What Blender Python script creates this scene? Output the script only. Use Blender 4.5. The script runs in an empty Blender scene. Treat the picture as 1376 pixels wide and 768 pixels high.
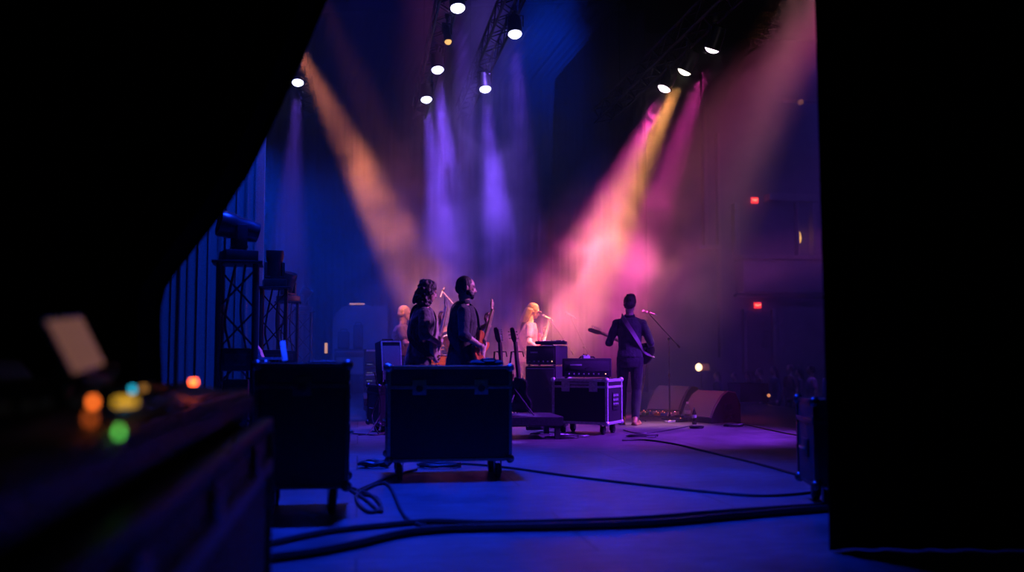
import bpy, bmesh, math, random
from mathutils import Vector, Matrix, Euler, Quaternion
V = Vector
R = math.radians
E = Euler
random.seed(7)
scene = bpy.context.scene
COL = scene.collection

# ------------------------------------------------------------------ camera frame (1376 x 768)
F = 1300.0
PITCH = math.atan(91.0 / F)
EYE = V((0.0, 0.0, 1.0))
STAGE = R(9.0)                    # the stage's long axis is turned this much from the lens axis
def ray(px, py):
    x, z = (px - 688.0) / F, (384.0 - py) / F
    fw = V((0, math.cos(PITCH), math.sin(PITCH))); up = V((0, -math.sin(PITCH), math.cos(PITCH)))
    return V((x, 0, 0)) + fw + up * z
def at(px, py, Y):                # point on the sight line at depth Y
    d = ray(px, py); return EYE + d * (Y / d.y)
def onz(px, py, z):               # point on the sight line at height z
    d = ray(px, py); return EYE + d * ((z - EYE.z) / d.z)
def flo(px, py): return onz(px, py, 0.0)

# ------------------------------------------------------------------ materials
MATS = {}
def mat(name, col, rough=0.6, metal=0.0, var=0.25, scale=12.0, bump=0.0, emit=None, es=0.0, spec=0.5, stretch=None, sheen=0.0, trans=0.0):
    if name in MATS: return MATS[name]
    m = bpy.data.materials.new(name); m.use_nodes = True
    nt = m.node_tree; N = nt.nodes; L = nt.links
    b = N['Principled BSDF']
    tc = N.new('ShaderNodeTexCoord')
    nz = N.new('ShaderNodeTexNoise'); nz.inputs['Scale'].default_value = scale; nz.inputs['Detail'].default_value = 4
    src = tc.outputs['Object']
    if stretch:
        mp = N.new('ShaderNodeMapping'); mp.inputs['Scale'].default_value = stretch
        L.new(src, mp.inputs['Vector']); src = mp.outputs['Vector']
    L.new(src, nz.inputs['Vector'])
    cr = N.new('ShaderNodeValToRGB')
    c0 = [max(0, c * (1 - var)) for c in col]; c1 = [min(1, c * (1 + var)) for c in col]
    cr.color_ramp.elements[0].position = 0.3; cr.color_ramp.elements[1].position = 0.7
    cr.color_ramp.elements[0].color = (*c0, 1); cr.color_ramp.elements[1].color = (*c1, 1)
    L.new(nz.outputs['Fac'], cr.inputs['Fac']); L.new(cr.outputs['Color'], b.inputs['Base Color'])
    mr = N.new('ShaderNodeMapRange'); mr.inputs['To Min'].default_value = max(0.03, rough - 0.08); mr.inputs['To Max'].default_value = min(1, rough + 0.08)
    L.new(nz.outputs['Fac'], mr.inputs['Value']); L.new(mr.outputs['Result'], b.inputs['Roughness'])
    b.inputs['Metallic'].default_value = metal
    b.inputs['Specular IOR Level'].default_value = spec
    if sheen: b.inputs['Sheen Weight'].default_value = sheen
    if trans: b.inputs['Transmission Weight'].default_value = trans
    if bump:
        bp = N.new('ShaderNodeBump'); bp.inputs['Strength'].default_value = bump; bp.inputs['Distance'].default_value = 0.02
        L.new(nz.outputs['Fac'], bp.inputs['Height']); L.new(bp.outputs['Normal'], b.inputs['Normal'])
    if emit is not None:
        b.inputs['Emission Color'].default_value = (*emit, 1); b.inputs['Emission Strength'].default_value = es
    MATS[name] = m
    return m

# ------------------------------------------------------------------ mesh builder
def frame(z, hint=V((0, 0, 1))):
    z = z.normalized()
    x = hint.cross(z)
    if x.length < 1e-4: x = V((1, 0, 0)).cross(z)
    if x.length < 1e-4: x = V((0, 1, 0)).cross(z)
    x.normalize(); y = z.cross(x)
    return x, y, z
class MB:
    def __init__(s): s.v = []; s.f = []
    def add(s, vs, fs):
        b = len(s.v); s.v += [V(p) for p in vs]; s.f += [tuple(b + i for i in f) for f in fs]; return s
    def box(s, c, size, rot=None, bev=0.0):
        c = V(c); hx, hy, hz = size[0] / 2, size[1] / 2, size[2] / 2
        bm = bmesh.new(); bmesh.ops.create_cube(bm, size=1.0)
        for v in bm.verts: v.co = V((v.co.x * size[0], v.co.y * size[1], v.co.z * size[2]))
        if bev > 0:
            bmesh.ops.bevel(bm, geom=list(bm.edges), offset=min(bev, 0.45 * min(size)), segments=2, affect='EDGES', profile=0.6)
        M = rot.to_matrix() if isinstance(rot, Euler) else (rot.to_3x3() if rot is not None else Matrix.Identity(3))
        bm.verts.index_update()
        s.add([M @ v.co + c for v in bm.verts], [tuple(v.index for v in f.verts) for f in bm.faces]); bm.free(); return s
    def rings(s, rs, cap=True, closed=False):
        n = len(rs[0]); vs = [p for r in rs for p in r]; fs = []
        m = len(rs)
        for i in range(m if closed else m - 1):
            a, b = i * n, ((i + 1) % m) * n
            for j in range(n):
                k = (j + 1) % n; fs.append((a + j, a + k, b + k, b + j))
        if cap and not closed:
            fs.append(tuple(reversed(range(n)))); fs.append(tuple((m - 1) * n + j for j in range(n)))
        return s.add(vs, fs)
    def cyl(s, p0, p1, r0, r1=None, seg=16, cap=True):
        p0, p1 = V(p0), V(p1); r1 = r0 if r1 is None else r1
        x, y, z = frame(p1 - p0)
        c = [(math.cos(2 * math.pi * j / seg), math.sin(2 * math.pi * j / seg)) for j in range(seg)]
        return s.rings([[p + x * (a * r) + y * (b * r) for a, b in c] for p, r in ((p0, r0), (p1, r1))], cap)
    def cap(s, p0, p1, r0, r1=None, seg=12, k=4):
        p0, p1 = V(p0), V(p1); r1 = r0 if r1 is None else r1
        if (p1 - p0).length < 1e-5: p1 = p0 + V((0, 0, 1e-4))
        x, y, z = frame(p1 - p0)
        c = [(math.cos(2 * math.pi * j / seg), math.sin(2 * math.pi * j / seg)) for j in range(seg)]
        rs = []
        for i in range(k):
            a = (i + 0.35) / k * math.pi / 2
            rs.append((p0 - z * (r0 * math.cos(a)), r0 * math.sin(a)))
        rs += [(p0, r0), (p1, r1)]
        for i in reversed(range(k)):
            a = (i + 0.35) / k * math.pi / 2
            rs.append((p1 + z * (r1 * math.cos(a)), r1 * math.sin(a)))
        return s.rings([[p + x * (a * r) + y * (b * r) for a, b in c] for p, r in rs])
    def ell(s, c, r, rot=None, seg=16, k=10):
        c = V(c); M = rot.to_3x3() if rot is not None else Matrix.Identity(3)
        if isinstance(r, (int, float)): r = (r, r, r)
        rs = []
        for i in range(k):
            t = (i + 0.25) / (k - 0.5) * math.pi
            rs.append([c + M @ V((r[0] * math.sin(t) * math.cos(2 * math.pi * j / seg), r[1] * math.sin(t) * math.sin(2 * math.pi * j / seg), -r[2] * math.cos(t))) for j in range(seg)])
        return s.rings(rs)
    def loft(s, secs, seg=20, yaw=0.0):       # secs: (centre, rx, ry)
        cy, sy = math.cos(yaw), math.sin(yaw)
        return s.rings([[V(c) + V((rx * math.cos(a) * cy - ry * math.sin(a) * sy, rx * math.cos(a) * sy + ry * math.sin(a) * cy, 0))
                         for a in [2 * math.pi * j / seg for j in range(seg)]] for c, rx, ry in secs])
    def tube(s, pts, r, seg=8, closed=False):
        pts = [V(p) for p in pts]; n = len(pts); rs = []; x = None
        for i, p in enumerate(pts):
            a = pts[(i - 1) % n] if (i > 0 or closed) else p; b = pts[(i + 1) % n] if (i < n - 1 or closed) else p
            t = (b - a).normalized() if (b - a).length > 1e-9 else V((0, 0, 1))
            if x is None: x, y, _ = frame(t)
            else:
                x = x - t * x.dot(t)
                x = x.normalized() if x.length > 1e-6 else frame(t)[0]
                y = t.cross(x)
            rr = r[i] if isinstance(r, (list, tuple)) else r
            rs.append([p + x * (rr * math.cos(2 * math.pi * j / seg)) + y * (rr * math.sin(2 * math.pi * j / seg)) for j in range(seg)])
        return s.rings(rs, True, closed)
    def lathe(s, prof, c=(0, 0, 0), M=None, seg=24, cap=True):     # prof: (r, z)
        c = V(c); M = M.to_3x3() if M is not None else Matrix.Identity(3)
        return s.rings([[c + M @ V((max(r, 1e-4) * math.cos(2 * math.pi * j / seg), max(r, 1e-4) * math.sin(2 * math.pi * j / seg), z)) for j in range(seg)] for r, z in prof], cap)
    def ring(s, c, R0, r, axis=V((0, 0, 1)), seg=32, k=8):
        x, y, z = frame(V(axis)); c = V(c)
        return s.tube([c + x * (R0 * math.cos(2 * math.pi * j / seg)) + y * (R0 * math.sin(2 * math.pi * j / seg)) for j in range(seg)], r, k, True)
    def prism(s, outline, t0, t1, M=None, bev=0.0):   # 2-D outline in local xy, thickness along z
        M = M or Matrix.Identity(4); n = len(outline)
        if bev:
            cx = sum(p[0] for p in outline) / n; cy = sum(p[1] for p in outline) / n
            nr = []
            for i in range(n):
                a, b = V(outline[i - 1]), V(outline[(i + 1) % n]); t = (b - a)
                nn = V((t.y, -t.x)); nn = nn.normalized() if nn.length > 1e-9 else V((0, 0)); nr.append(nn)
            area = sum(outline[i - 1][0] * outline[i][1] - outline[i][0] * outline[i - 1][1] for i in range(n))
            sg = 1 if area > 0 else -1
            ins = [(p[0] - sg * nr[i].x * bev, p[1] - sg * nr[i].y * bev) for i, p in enumerate(outline)]
            lay = [(ins, t0), (outline, t0 + bev), (outline, t1 - bev), (ins, t1)]
        else: lay = [(outline, t0), (outline, t1)]
        return s.rings([[M @ V((p[0], p[1], z)) for p in o] for o, z in lay])
    def xform(s, M): s.v = [M @ p for p in s.v]; return s
    def mesh(s, name, m, smooth=35):
        me = bpy.data.meshes.new(name); me.from_pydata([tuple(p) for p in s.v], [], s.f); me.update()
        bm = bmesh.new(); bm.from_mesh(me); bmesh.ops.recalc_face_normals(bm, faces=bm.faces); bm.to_mesh(me); bm.free()
        for ma in (m if isinstance(m, (list, tuple)) else [m]): me.materials.append(ma)
        if smooth:
            me.polygons.foreach_set('use_smooth', [True] * len(me.polygons))
            me.set_sharp_from_angle(angle=R(smooth))
        return me
    def build(s, name, m, parent=None, smooth=35, label=None):
        o = bpy.data.objects.new(name, s.mesh(name, m, smooth)); COL.objects.link(o)
        if parent is not None: o.parent = parent
        if label: o['label'] = label
        return o
def tag(o, label=None, cat=None, group=None, kind=None):
    if label: o['label'] = label
    if cat: o['category'] = cat
    if group: o['group'] = group
    if kind: o['kind'] = kind
    return o
def thing(name, label, cat, loc=(0, 0, 0), rz=0.0, group=None):
    o = bpy.data.objects.new(name, None); COL.objects.link(o)
    o.location = loc; o.rotation_euler = (0, 0, rz); o.empty_display_size = 0.1
    return tag(o, label, cat, group)
def struct(name, mb, m, smooth=35): return tag(mb.build(name, m, None, smooth), kind='structure')
def copy_tree(o, parent=None):
    c = o.copy(); COL.objects.link(c)
    if parent is not None: c.parent = parent
    for ch in list(o.children): copy_tree(ch, c)
    return c
def dup(o, loc, rz, label=None, group=None):
    c = copy_tree(o); c.location = loc; c.rotation_euler = (0, 0, rz)
    return tag(c, label, None, group)
def spline(pts, n=8):
    pts = [V(p) for p in pts]; out = []
    for i in range(len(pts) - 1):
        p0 = pts[max(i - 1, 0)]; p1, p2 = pts[i], pts[i + 1]; p3 = pts[min(i + 2, len(pts) - 1)]
        for k in range(n):
            t = k / n
            out.append(0.5 * ((2 * p1) + (p2 - p0) * t + (2 * p0 - 5 * p1 + 4 * p2 - p3) * t * t + (3 * p1 - p0 - 3 * p2 + p3) * t ** 3))
    return out + [pts[-1]]

# ------------------------------------------------------------------ common materials
M_black = mat('black_paint', (0.012, 0.012, 0.014), 0.55)
M_blackgloss = mat('black_gloss', (0.012, 0.012, 0.014), 0.25)
M_panel = mat('black_laminate', (0.016, 0.016, 0.018), 0.5, bump=0.1, scale=60)
M_rubber = mat('rubber', (0.01, 0.01, 0.01), 0.8)
M_alu = mat('aluminium', (0.62, 0.62, 0.66), 0.4, 0.45, scale=40)
M_darkalu = mat('dark_aluminium', (0.10, 0.10, 0.11), 0.4, 1.0, scale=40)
M_chrome = mat('chrome', (0.8, 0.8, 0.82), 0.15, 1.0, var=0.05)
M_tolex = mat('tolex', (0.02, 0.02, 0.022), 0.6, bump=0.35, scale=180)
M_grille = mat('grille_cloth', (0.05, 0.05, 0.055), 0.8, bump=0.4, scale=250)
M_greygrille = mat('grey_grille_cloth', (0.22, 0.21, 0.22), 0.85, bump=0.4, scale=220)
M_brass = mat('brass', (0.75, 0.52, 0.2), 0.25, 1.0, var=0.1)
M_cable = mat('cable_rubber', (0.012, 0.012, 0.013), 0.5)
M_white = mat('off_white', (0.7, 0.68, 0.65), 0.6)
M_plate = mat('pale_plate', (0.5, 0.5, 0.52), 0.4)
M_velour = mat('black_velour', (0.006, 0.006, 0.0065), 0.95, scale=90, spec=0.05)
# ================================================================== setting
SR = Matrix.Rotation(STAGE, 4, 'Z')
def st(x, y, z=0.0): return SR @ V((x, y, z))         # stage coordinates -> world
TS = math.tan(STAGE)
LIP = 7.98                                            # stage-coordinate x of the front edge

def floor_mat():
    m = mat('stage_floor_paint', (0.11, 0.105, 0.11), 0.42, var=0.35, scale=1.6)
    nt = m.node_tree; N = nt.nodes; L = nt.links; b = N['Principled BSDF']
    tc = N.new('ShaderNodeTexCoord'); br = N.new('ShaderNodeTexBrick')
    br.inputs['Scale'].default_value = 1.0; br.inputs['Brick Width'].default_value = 2.44; br.inputs['Row Height'].default_value = 1.22
    br.inputs['Mortar Size'].default_value = 0.006; br.inputs['Color1'].default_value = (1, 1, 1, 1); br.inputs['Color2'].default_value = (0.8, 0.8, 0.8, 1); br.inputs['Mortar'].default_value = (0.12, 0.12, 0.12, 1)
    L.new(tc.outputs['Object'], br.inputs['Vector'])
    sc = N.new('ShaderNodeTexNoise'); sc.inputs['Scale'].default_value = 5; sc.inputs['Detail'].default_value = 8; sc.inputs['Roughness'].default_value = 0.7
    mp = N.new('ShaderNodeMapping'); mp.inputs['Scale'].default_value = (1, 3.5, 1); L.new(tc.outputs['Object'], mp.inputs['Vector']); L.new(mp.outputs['Vector'], sc.inputs['Vector'])
    rp = N.new('ShaderNodeMapRange'); rp.inputs['From Min'].default_value = 0.35; rp.inputs['From Max'].default_value = 0.75; rp.inputs['To Min'].default_value = 0.6; rp.inputs['To Max'].default_value = 1.7
    L.new(sc.outputs['Fac'], rp.inputs['Value'])
    old = b.inputs['Base Color'].links[0].from_socket
    m1 = N.new('ShaderNodeMix'); m1.data_type = 'RGBA'; m1.blend_type = 'MULTIPLY'; m1.inputs['Factor'].default_value = 1
    L.new(old, m1.inputs['A']); L.new(br.outputs['Color'], m1.inputs['B'])
    m2 = N.new('ShaderNodeMix'); m2.data_type = 'RGBA'; m2.blend_type = 'MULTIPLY'; m2.inputs['Factor'].default_value = 1
    L.new(m1.outputs['Result'], m2.inputs['A']); L.new(rp.outputs['Result'], m2.inputs['B'])
    L.new(m2.outputs['Result'], b.inputs['Base Color'])
    return m
M_floor = floor_mat()
fl = struct('floor', MB().box((LIP - 11, 13, -0.55), (22, 32, 1.1)), M_floor); fl.rotation_euler = (0, 0, STAGE)
M_plaster = mat('auditorium_plaster', (0.16, 0.13, 0.12), 0.8, scale=3, bump=0.1)
M_carpet = mat('auditorium_carpet', (0.05, 0.03, 0.035), 0.9, scale=60)
M_dark = mat('dark_wall_paint', (0.035, 0.035, 0.04), 0.85, scale=2)
fa = struct('floor_auditorium', MB().box((LIP + 10, 13, -1.2), (20, 36, 0.2)), M_carpet); fa.rotation_euler = (0, 0, STAGE)
ZC = 12.0
def wall(name, p0, p1, z0, z1, m, t=0.3):
    p0, p1 = V(p0), V(p1); d = p1 - p0; c = (p0 + p1) / 2
    o = struct(name, MB().box((0, 0, (z1 + z0) / 2), (d.length, t, z1 - z0)), m); o.location = (c.x, c.y, 0)
    o.rotation_euler = (0, 0, math.atan2(d.y, d.x)); return o
wall('wall_back', st(-14.0, 28.9).xy, st(LIP + 0.2, 28.9).xy, 0, ZC, M_dark)
wall('wall_left', st(-13.8, -3).xy, st(-13.8, 29).xy, 0, ZC, M_dark)
wall('wall_auditorium', st(LIP - 1.9, 31.6).xy, st(LIP + 20, 31.6).xy, -1.1, ZC, M_plaster)
wall('wall_right', st(LIP + 20.2, -3).xy, st(LIP + 20.2, 31.7).xy, -1.1, ZC, M_plaster)
ce = struct('ceiling', MB().box((3, 14, ZC + 0.1), (36, 38, 0.2)), M_dark); ce.rotation_euler = (0, 0, STAGE)

# --- auditorium side wall dressing, 31.4 m away on the house side
YW = 31.2
def aw(px, py): return at(px, py, YW)
def in_stage(p): return SR.inverted() @ p
def wallbox(name, px0, py0, px1, py1, depth, m, proud=0.0):
    a = in_stage(at(px0, py0, 30.2)); b = in_stage(at(px1, py1, 30.2))
    yy = 31.42 - depth / 2 - proud
    # re-solve on the wall's own plane so sizes stay true
    def hit(px, py):
        d = SR.inverted() @ ray(px, py); e = SR.inverted() @ EYE; return e + d * ((31.42 - e.y) / d.y)
    a, b = hit(px0, py0), hit(px1, py1)
    o = struct(name, MB().box(((a.x + b.x) / 2, yy, (a.z + b.z) / 2), (abs(b.x - a.x), depth, abs(b.z - a.z)), bev=0.02), m)
    o.rotation_euler = (0, 0, STAGE); return o
M_mould = mat('gilt_moulding', (0.30, 0.21, 0.15), 0.5, scale=8)
wallbox('trim_1', 1026, 262, 1125, 274, 0.5, M_mould)        # lintel over the box opening
wallbox('trim_2', 985, 345, 1125, 352, 0.9, M_mould)         # ledge of the box
wallbox('trim_3', 982, 274, 990, 345, 0.35, M_mould)
wallbox('trim_4', 1086, 274, 1094, 345, 0.35, M_mould)
wallbox('trim_5', 960, 180, 968, 480, 0.25, M_mould)         # pilaster
wallbox('trim_6', 935, 330, 966, 336, 0.3, M_mould)
wallbox('trim_7', 985, 395, 1130, 401, 0.3, M_mould)
wallbox('trim_8', 1035, 415, 1041, 500, 0.2, M_mould)
wallbox('trim_9', 996, 415, 1002, 500, 0.2, M_mould)
M_boxfront = mat('box_front_paint', (0.2, 0.15, 0.16), 0.7)
wallbox('wall_balcony', 988, 352, 1125, 395, 0.7, M_boxfront)
wallbox('trim_10', 1050, 135, 1125, 141, 0.3, M_mould)
wallbox('trim_11', 1066, 270, 1070, 344, 0.3, M_mould)
wallbox('trim_12', 940, 100, 948, 330, 0.3, M_mould)
dr = wallbox('door_1', 1003, 418, 1034, 505, 0.06, mat('door_paint', (0.10, 0.06, 0.05), 0.5))

def hitwall(px, py, off):
    d = SR.inverted() @ ray(px, py); e = SR.inverted() @ EYE; return SR @ (e + d * ((31.42 - off - e.y) / d.y))
def glow(name, col, s): return mat(name, [c * 0.3 for c in col], 0.4, emit=col, es=s)
def text_mesh(body, size):
    cu = bpy.data.curves.new('lettering', 'FONT'); cu.body = body; cu.size = size; cu.extrude = 0.004; cu.align_x = 'CENTER'; cu.align_y = 'CENTER'
    o = bpy.data.objects.new('lettering', cu); COL.objects.link(o)
    bpy.context.view_layer.update()
    me = bpy.data.meshes.new_from_object(o.evaluated_get(bpy.context.evaluated_depsgraph_get()))
    bpy.data.objects.remove(o); return me
def exit_sign(px, py, label):
    p = hitwall(px, py, 0.1)
    t = thing('exit_sign', label, 'exit sign', p, STAGE)
    MB().box((0, 0, 0), (0.24, 0.08, 0.2), bev=0.01).build('housing', glow('exit_sign_red', (1.0, 0.03, 0.025), 2.6), t)
    MB().box((0, 0.06, 0.12), (0.06, 0.2, 0.03)).build('bracket', M_black, t)
    me = text_mesh('EXIT', 0.105); me.materials.append(glow('exit_letter', (1.0, 0.30, 0.2), 4.0))
    o = bpy.data.objects.new('lettering', me); COL.objects.link(o); o.parent = t; o.location = (0, -0.046, 0); o.rotation_euler = (R(90), 0, 0)
    o['label'] = 'pale red raised lettering'
exit_sign(1014, 269, 'red lit exit sign high up beside the balcony box opening')
exit_sign(1018, 410, 'red lit exit sign over the ground floor door below the balcony')
def sconce(px, py, label, s=1.0, off=0.14):
    p = hitwall(px, py, off); t = thing('wall_sconce', label, 'wall lamp', p, STAGE)
    MB().lathe([(0.03, -0.22), (0.075, -0.15), (0.095, 0.0), (0.07, 0.14), (0.02, 0.26)]).xform(Matrix.Scale(s, 4)).build('lamp_shade', glow('sconce_glass', (1.0, 0.50, 0.12), 2.2), t)
    MB().cyl((0, 0, -0.24 * s), (0, 0.12, -0.24 * s), 0.02).box((0, 0.125, -0.2 * s), (0.1, 0.02, 0.2)).build('bracket', M_brass, t)
sconce(1073, 319, 'amber glowing wall sconce inside the balcony box')
def small_lamp(px, py, Y, label, col, s, r=0.05):
    p = at(px, py, Y); t = thing('aisle_light', label, 'lamp', p, STAGE)
    MB().ell((0, 0, 0), (r, r, r)).build('bulb', glow('aisle_glow_%d' % px, col, s), t)
    MB().cyl((0, 0.01, 0), (0, 0.12, 0), r * 0.9).build('socket', M_black, t)
    return t
small_lamp(1076, 137, 30.2, 'small dim orange lamp high on the upper auditorium wall', (1, 0.35, 0.12), 0.22, 0.09)
# a lit wall light: bright bulb side by side with an orange-brown reflector box
p = at(943, 493, 28.0)
t = thing('work_lamp', 'bright work lamp with brown reflector box behind the wedge monitors', 'lamp', p, STAGE)
MB().ell((-0.11, -0.05, 0), (0.10, 0.06, 0.11)).build('bulb', glow('work_bulb', (1.0, 0.62, 0.32), 5.0), t)
MB().box((0.07, 0, 0), (0.3, 0.07, 0.2), bev=0.02).build('reflector', mat('brown_reflector', (0.45, 0.22, 0.14), 0.5, emit=(1, 0.3, 0.15), es=0.10), t)
MB().cyl((0, 0.02, -0.1), (0, 0.02, -(p.z) ), 0.02).cyl((0, 0.02, -p.z), (0, 0.02, -p.z + 0.02), 0.15).build('stand', M_black, t)

# --- drapes
def drape(name, label, Yfun, edges_l, edges_r, z0, z1, m, nfold=14, amp=0.06, nu=160, nv=36, seed=1, group=None):
    """edges_l(z), edges_r(z): x of the two edges at height z; folds gather where the cloth is narrow"""
    rnd = random.Random(seed); ph = [rnd.uniform(0, 6.28) for _ in range(4)]; fr = [nfold * f for f in (1, 0.43, 1.7, 0.21)]
    vs, fs = [], []
    for i in range(nv + 1):
        z = z0 + (z1 - z0) * i / nv
        a, b = edges_l(z), edges_r(z)
        for j in range(nu + 1):
            u = j / nu
            w = sum(math.sin(6.2832 * fr[k] * u + ph[k] + 0.25 * math.sin(z * 0.7 + k)) * (1, 0.6, 0.35, 0.5)[k] for k in range(4))
            vs.append((a + (b - a) * u, Yfun(a + (b - a) * u) + amp * w * 0.6, z))
    for i in range(nv):
        for j in range(nu):
            q = i * (nu + 1) + j; fs.append((q, q + 1, q + nu + 2, q + nu + 1))
    o = MB().add(vs, fs).build(name, m, None, 60)
    so = o.modifiers.new('thick', 'SOLIDIFY'); so.thickness = 0.012; so.offset = 0
    return tag(o, label, 'curtain', group)
def interp(pts):
    pts = sorted(pts)
    def f(z):
        if z <= pts[0][0]: return pts[0][1]
        for (a, b), (c, d) in zip(pts, pts[1:]):
            if z <= c: return b + (d - b) * (z - a) / (c - a)
        (a, b), (c, d) = pts[-2], pts[-1]; return d + (d - b) * (z - c) / (c - a)
    return f
YL = 4.6
sw = [(437, 0), (418, 45), (400, 88), (380, 133), (356, 185), (332, 232), (302, 279), (270, 320), (240, 357), (222, 380), (215, 400), (213, 440), (215, 500), (216, 600), (216, 700)]
swz = [(at(a, b, YL).z, at(a, b, YL).x) for a, b in sw]
drape('stage_curtain', 'black swagged stage curtain tied back above the mixing console', lambda x: YL, lambda z: -5.2, interp(swz), 0.02, 6.5, M_velour, 26, 0.09, nv=70, seed=3)
YR = 5.0
rw = [(1093, 0), (1098, 200), (1104, 400), (1112, 720)]
drape('stage_curtain', 'black straight hanging leg curtain covering the whole edge next to the half hidden case', lambda x: YR, interp([(at(a, b, YR).z, at(a, b, YR).x) for a, b in rw]), lambda z: 5.2, 0.01, 6.5, M_velour, 18, 0.03, seed=5)
M_bluedrape = mat('grey_velour', (0.20, 0.20, 0.21), 0.9, scale=70, sheen=0.3)
YB = 12.75
drape('stage_curtain', 'blue lit pleated leg drape behind the moving light towers', lambda x: YB, lambda z: -5.4, lambda z: at(352, 300, YB).x, 0.02, 5.9, M_bluedrape, 17, 0.09, seed=8)
# the far side of the stage: hanging masking with a diagonal swagged tab
M_fardrape = mat('dark_blue_velour', (0.045, 0.045, 0.05), 0.95, scale=60, spec=0.1)
YF = 23.5
dg = [(845, -6), (800, 48), (745, 110), (742, 180), (742, 300), (742, 470)]
drape('stage_curtain', 'far pleated tab curtain with diagonal swagged upper edge behind the drum kit', lambda x: YF - 0.12 * (x + 1),
      lambda z: -6.5, interp([(at(a, b, YF).z, at(a, b, YF).x) for a, b in dg]), 0.02, 9.6, M_fardrape, 44, 0.02, nv=60, nu=260, seed=11)
drape('stage_curtain', 'far dark masking curtain hanging beyond the bassist and singer', lambda x: 25.2 - 0.15 * (x - 1), lambda z: 0.4, lambda z: at(868, 300, 25.0).x, 0.02, 10, M_fardrape, 20, 0.008, seed=12)
# ================================================================== people
def ik(a, t, l1, l2, pole):
    a, t, pole = V(a), V(t), V(pole); d = t - a; L = min(d.length, (l1 + l2) * 0.998); n = d.normalized(); t = a + n * L
    x = (l1 * l1 - l2 * l2 + L * L) / (2 * L); h = math.sqrt(max(l1 * l1 - x * x, 0)); p = pole - n * pole.dot(n)
    p = p.normalized() if p.length > 1e-5 else V((0, 0, -1))
    return a + n * x + p * h, t
def skinned(mb, name, m, parent, voxel=0.009, smooth=3, disp=None, label=None):
    o = mb.build(name, m, parent, 0, label)
    o.data.polygons.foreach_set('use_smooth', [True] * len(o.data.polygons))
    r = o.modifiers.new('join', 'REMESH'); r.mode = 'VOXEL'; r.voxel_size = voxel; r.use_smooth_shade = True
    s = o.modifiers.new('soft', 'SMOOTH'); s.factor = 0.5; s.iterations = smooth
    if disp:
        size, st_ = disp; key = 'ripple_%d' % int(size * 1000)
        tx = bpy.data.textures.get(key) or bpy.data.textures.new(key, 'CLOUDS'); tx.noise_scale = size
        d = o.modifiers.new('ripple', 'DISPLACE'); d.texture = tx; d.strength = st_; d.mid_level = 0.5; d.texture_coords = 'LOCAL'
    return o
def hand(mb, w, dirv, palm, curl, side, spread=0.06, thumb_in=0.5, s=1.0):
    """w wrist, dirv along the hand, palm the way the palm faces, curl 4 values (0 straight .. 1 fist), side +1 when the thumb is towards cross(dirv, palm)"""
    d = V(dirv).normalized(); n = V(palm); n = (n - d * n.dot(d)).normalized(); t = d.cross(n).normalized() * side
    w = V(w)
    mb.cap(w - d * 0.02, w + d * 0.03, 0.027 * s, 0.029 * s)
    ln = [(0.041, 0.025, 0.021), (0.045, 0.029, 0.022), (0.042, 0.027, 0.021), (0.033, 0.021, 0.018)]
    off = [0.030, 0.010, -0.011, -0.031]; kn = [0.088, 0.092, 0.087, 0.079]
    for i in range(4):
        k = w + d * (kn[i] * s) + t * (off[i] * s)
        mb.cap(w + d * 0.018 * s + t * (off[i] * 0.55 * s), k, 0.016 * s, 0.0125 * s, 10)
        p = k; a = curl[i] * 1.15; base = d + t * (off[i] * 2.0 * spread / 0.06 * 0.5)
        for j in range(3):
            ang = a * (0.75, 1.9, 2.6)[j]
            dd = (base.normalized() * math.cos(ang) + n * math.sin(ang))
            q = p + dd * (ln[i][j] * s)
            mb.cap(p, q, (0.0105, 0.0095, 0.0085)[j] * s, (0.0095, 0.0085, 0.0072)[j] * s, 8, 3); p = q
    # thumb leaves the side of the palm near its base
    a0 = w + d * 0.022 * s + t * 0.022 * s + n * 0.006 * s
    d1 = (d * 0.62 + t * 0.75 + n * 0.25 * thumb_in).normalized(); a1 = a0 + d1 * 0.045 * s
    d2 = (d * 0.85 + t * 0.35 + n * 0.65 * thumb_in).normalized(); a2 = a1 + d2 * 0.034 * s
    d3 = (d * 0.95 + t * 0.05 + n * 0.8 * thumb_in).normalized(); a3 = a2 + d3 * 0.026 * s
    mb.cap(a0, a1, 0.0155 * s, 0.012 * s, 10).cap(a1, a2, 0.012 * s, 0.0105 * s, 8, 3).cap(a2, a3, 0.0105 * s, 0.008 * s, 8, 3)
def skin(name, c): return mat(name, c, 0.5, var=0.12, scale=30, bump=0.05)
SK_light = skin('skin_fair', (0.55, 0.33, 0.25)); SK_tan = skin('skin_tan', (0.42, 0.25, 0.18))
M_hairdark = mat('hair_dark', (0.018, 0.013, 0.011), 0.55, scale=120, bump=0.5, stretch=(1, 1, 0.2))
M_hairbrown = mat('hair_brown', (0.07, 0.042, 0.028), 0.55, scale=120, bump=0.5, stretch=(1, 1, 0.2))
M_hairfair = mat('hair_fair', (0.50, 0.36, 0.2), 0.5, scale=120, bump=0.5, stretch=(1, 1, 0.2))
M_hairsandy = mat('hair_sandy', (0.26, 0.17, 0.09), 0.55, scale=120, bump=0.5, stretch=(1, 1, 0.2))
M_shirtnavy = mat('navy_cloth', (0.013, 0.014, 0.022), 0.9, scale=40, bump=0.3, sheen=0.15)
M_shirtpattern = mat('patterned_cloth', (0.07, 0.06, 0.075), 0.8, var=0.9, scale=22, bump=0.3, sheen=0.15)
M_shirtdark = mat('black_cloth', (0.016, 0.016, 0.02), 0.88, scale=40, bump=0.3, sheen=0.12)
M_teegrey = mat('mauve_grey_cloth', (0.16, 0.12, 0.13), 0.85, scale=40, bump=0.3)
M_jeans = mat('dark_denim', (0.008, 0.009, 0.015), 0.9, scale=90, bump=0.3)
M_eye = mat('eye_dark', (0.09, 0.07, 0.06), 0.15)
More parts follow.
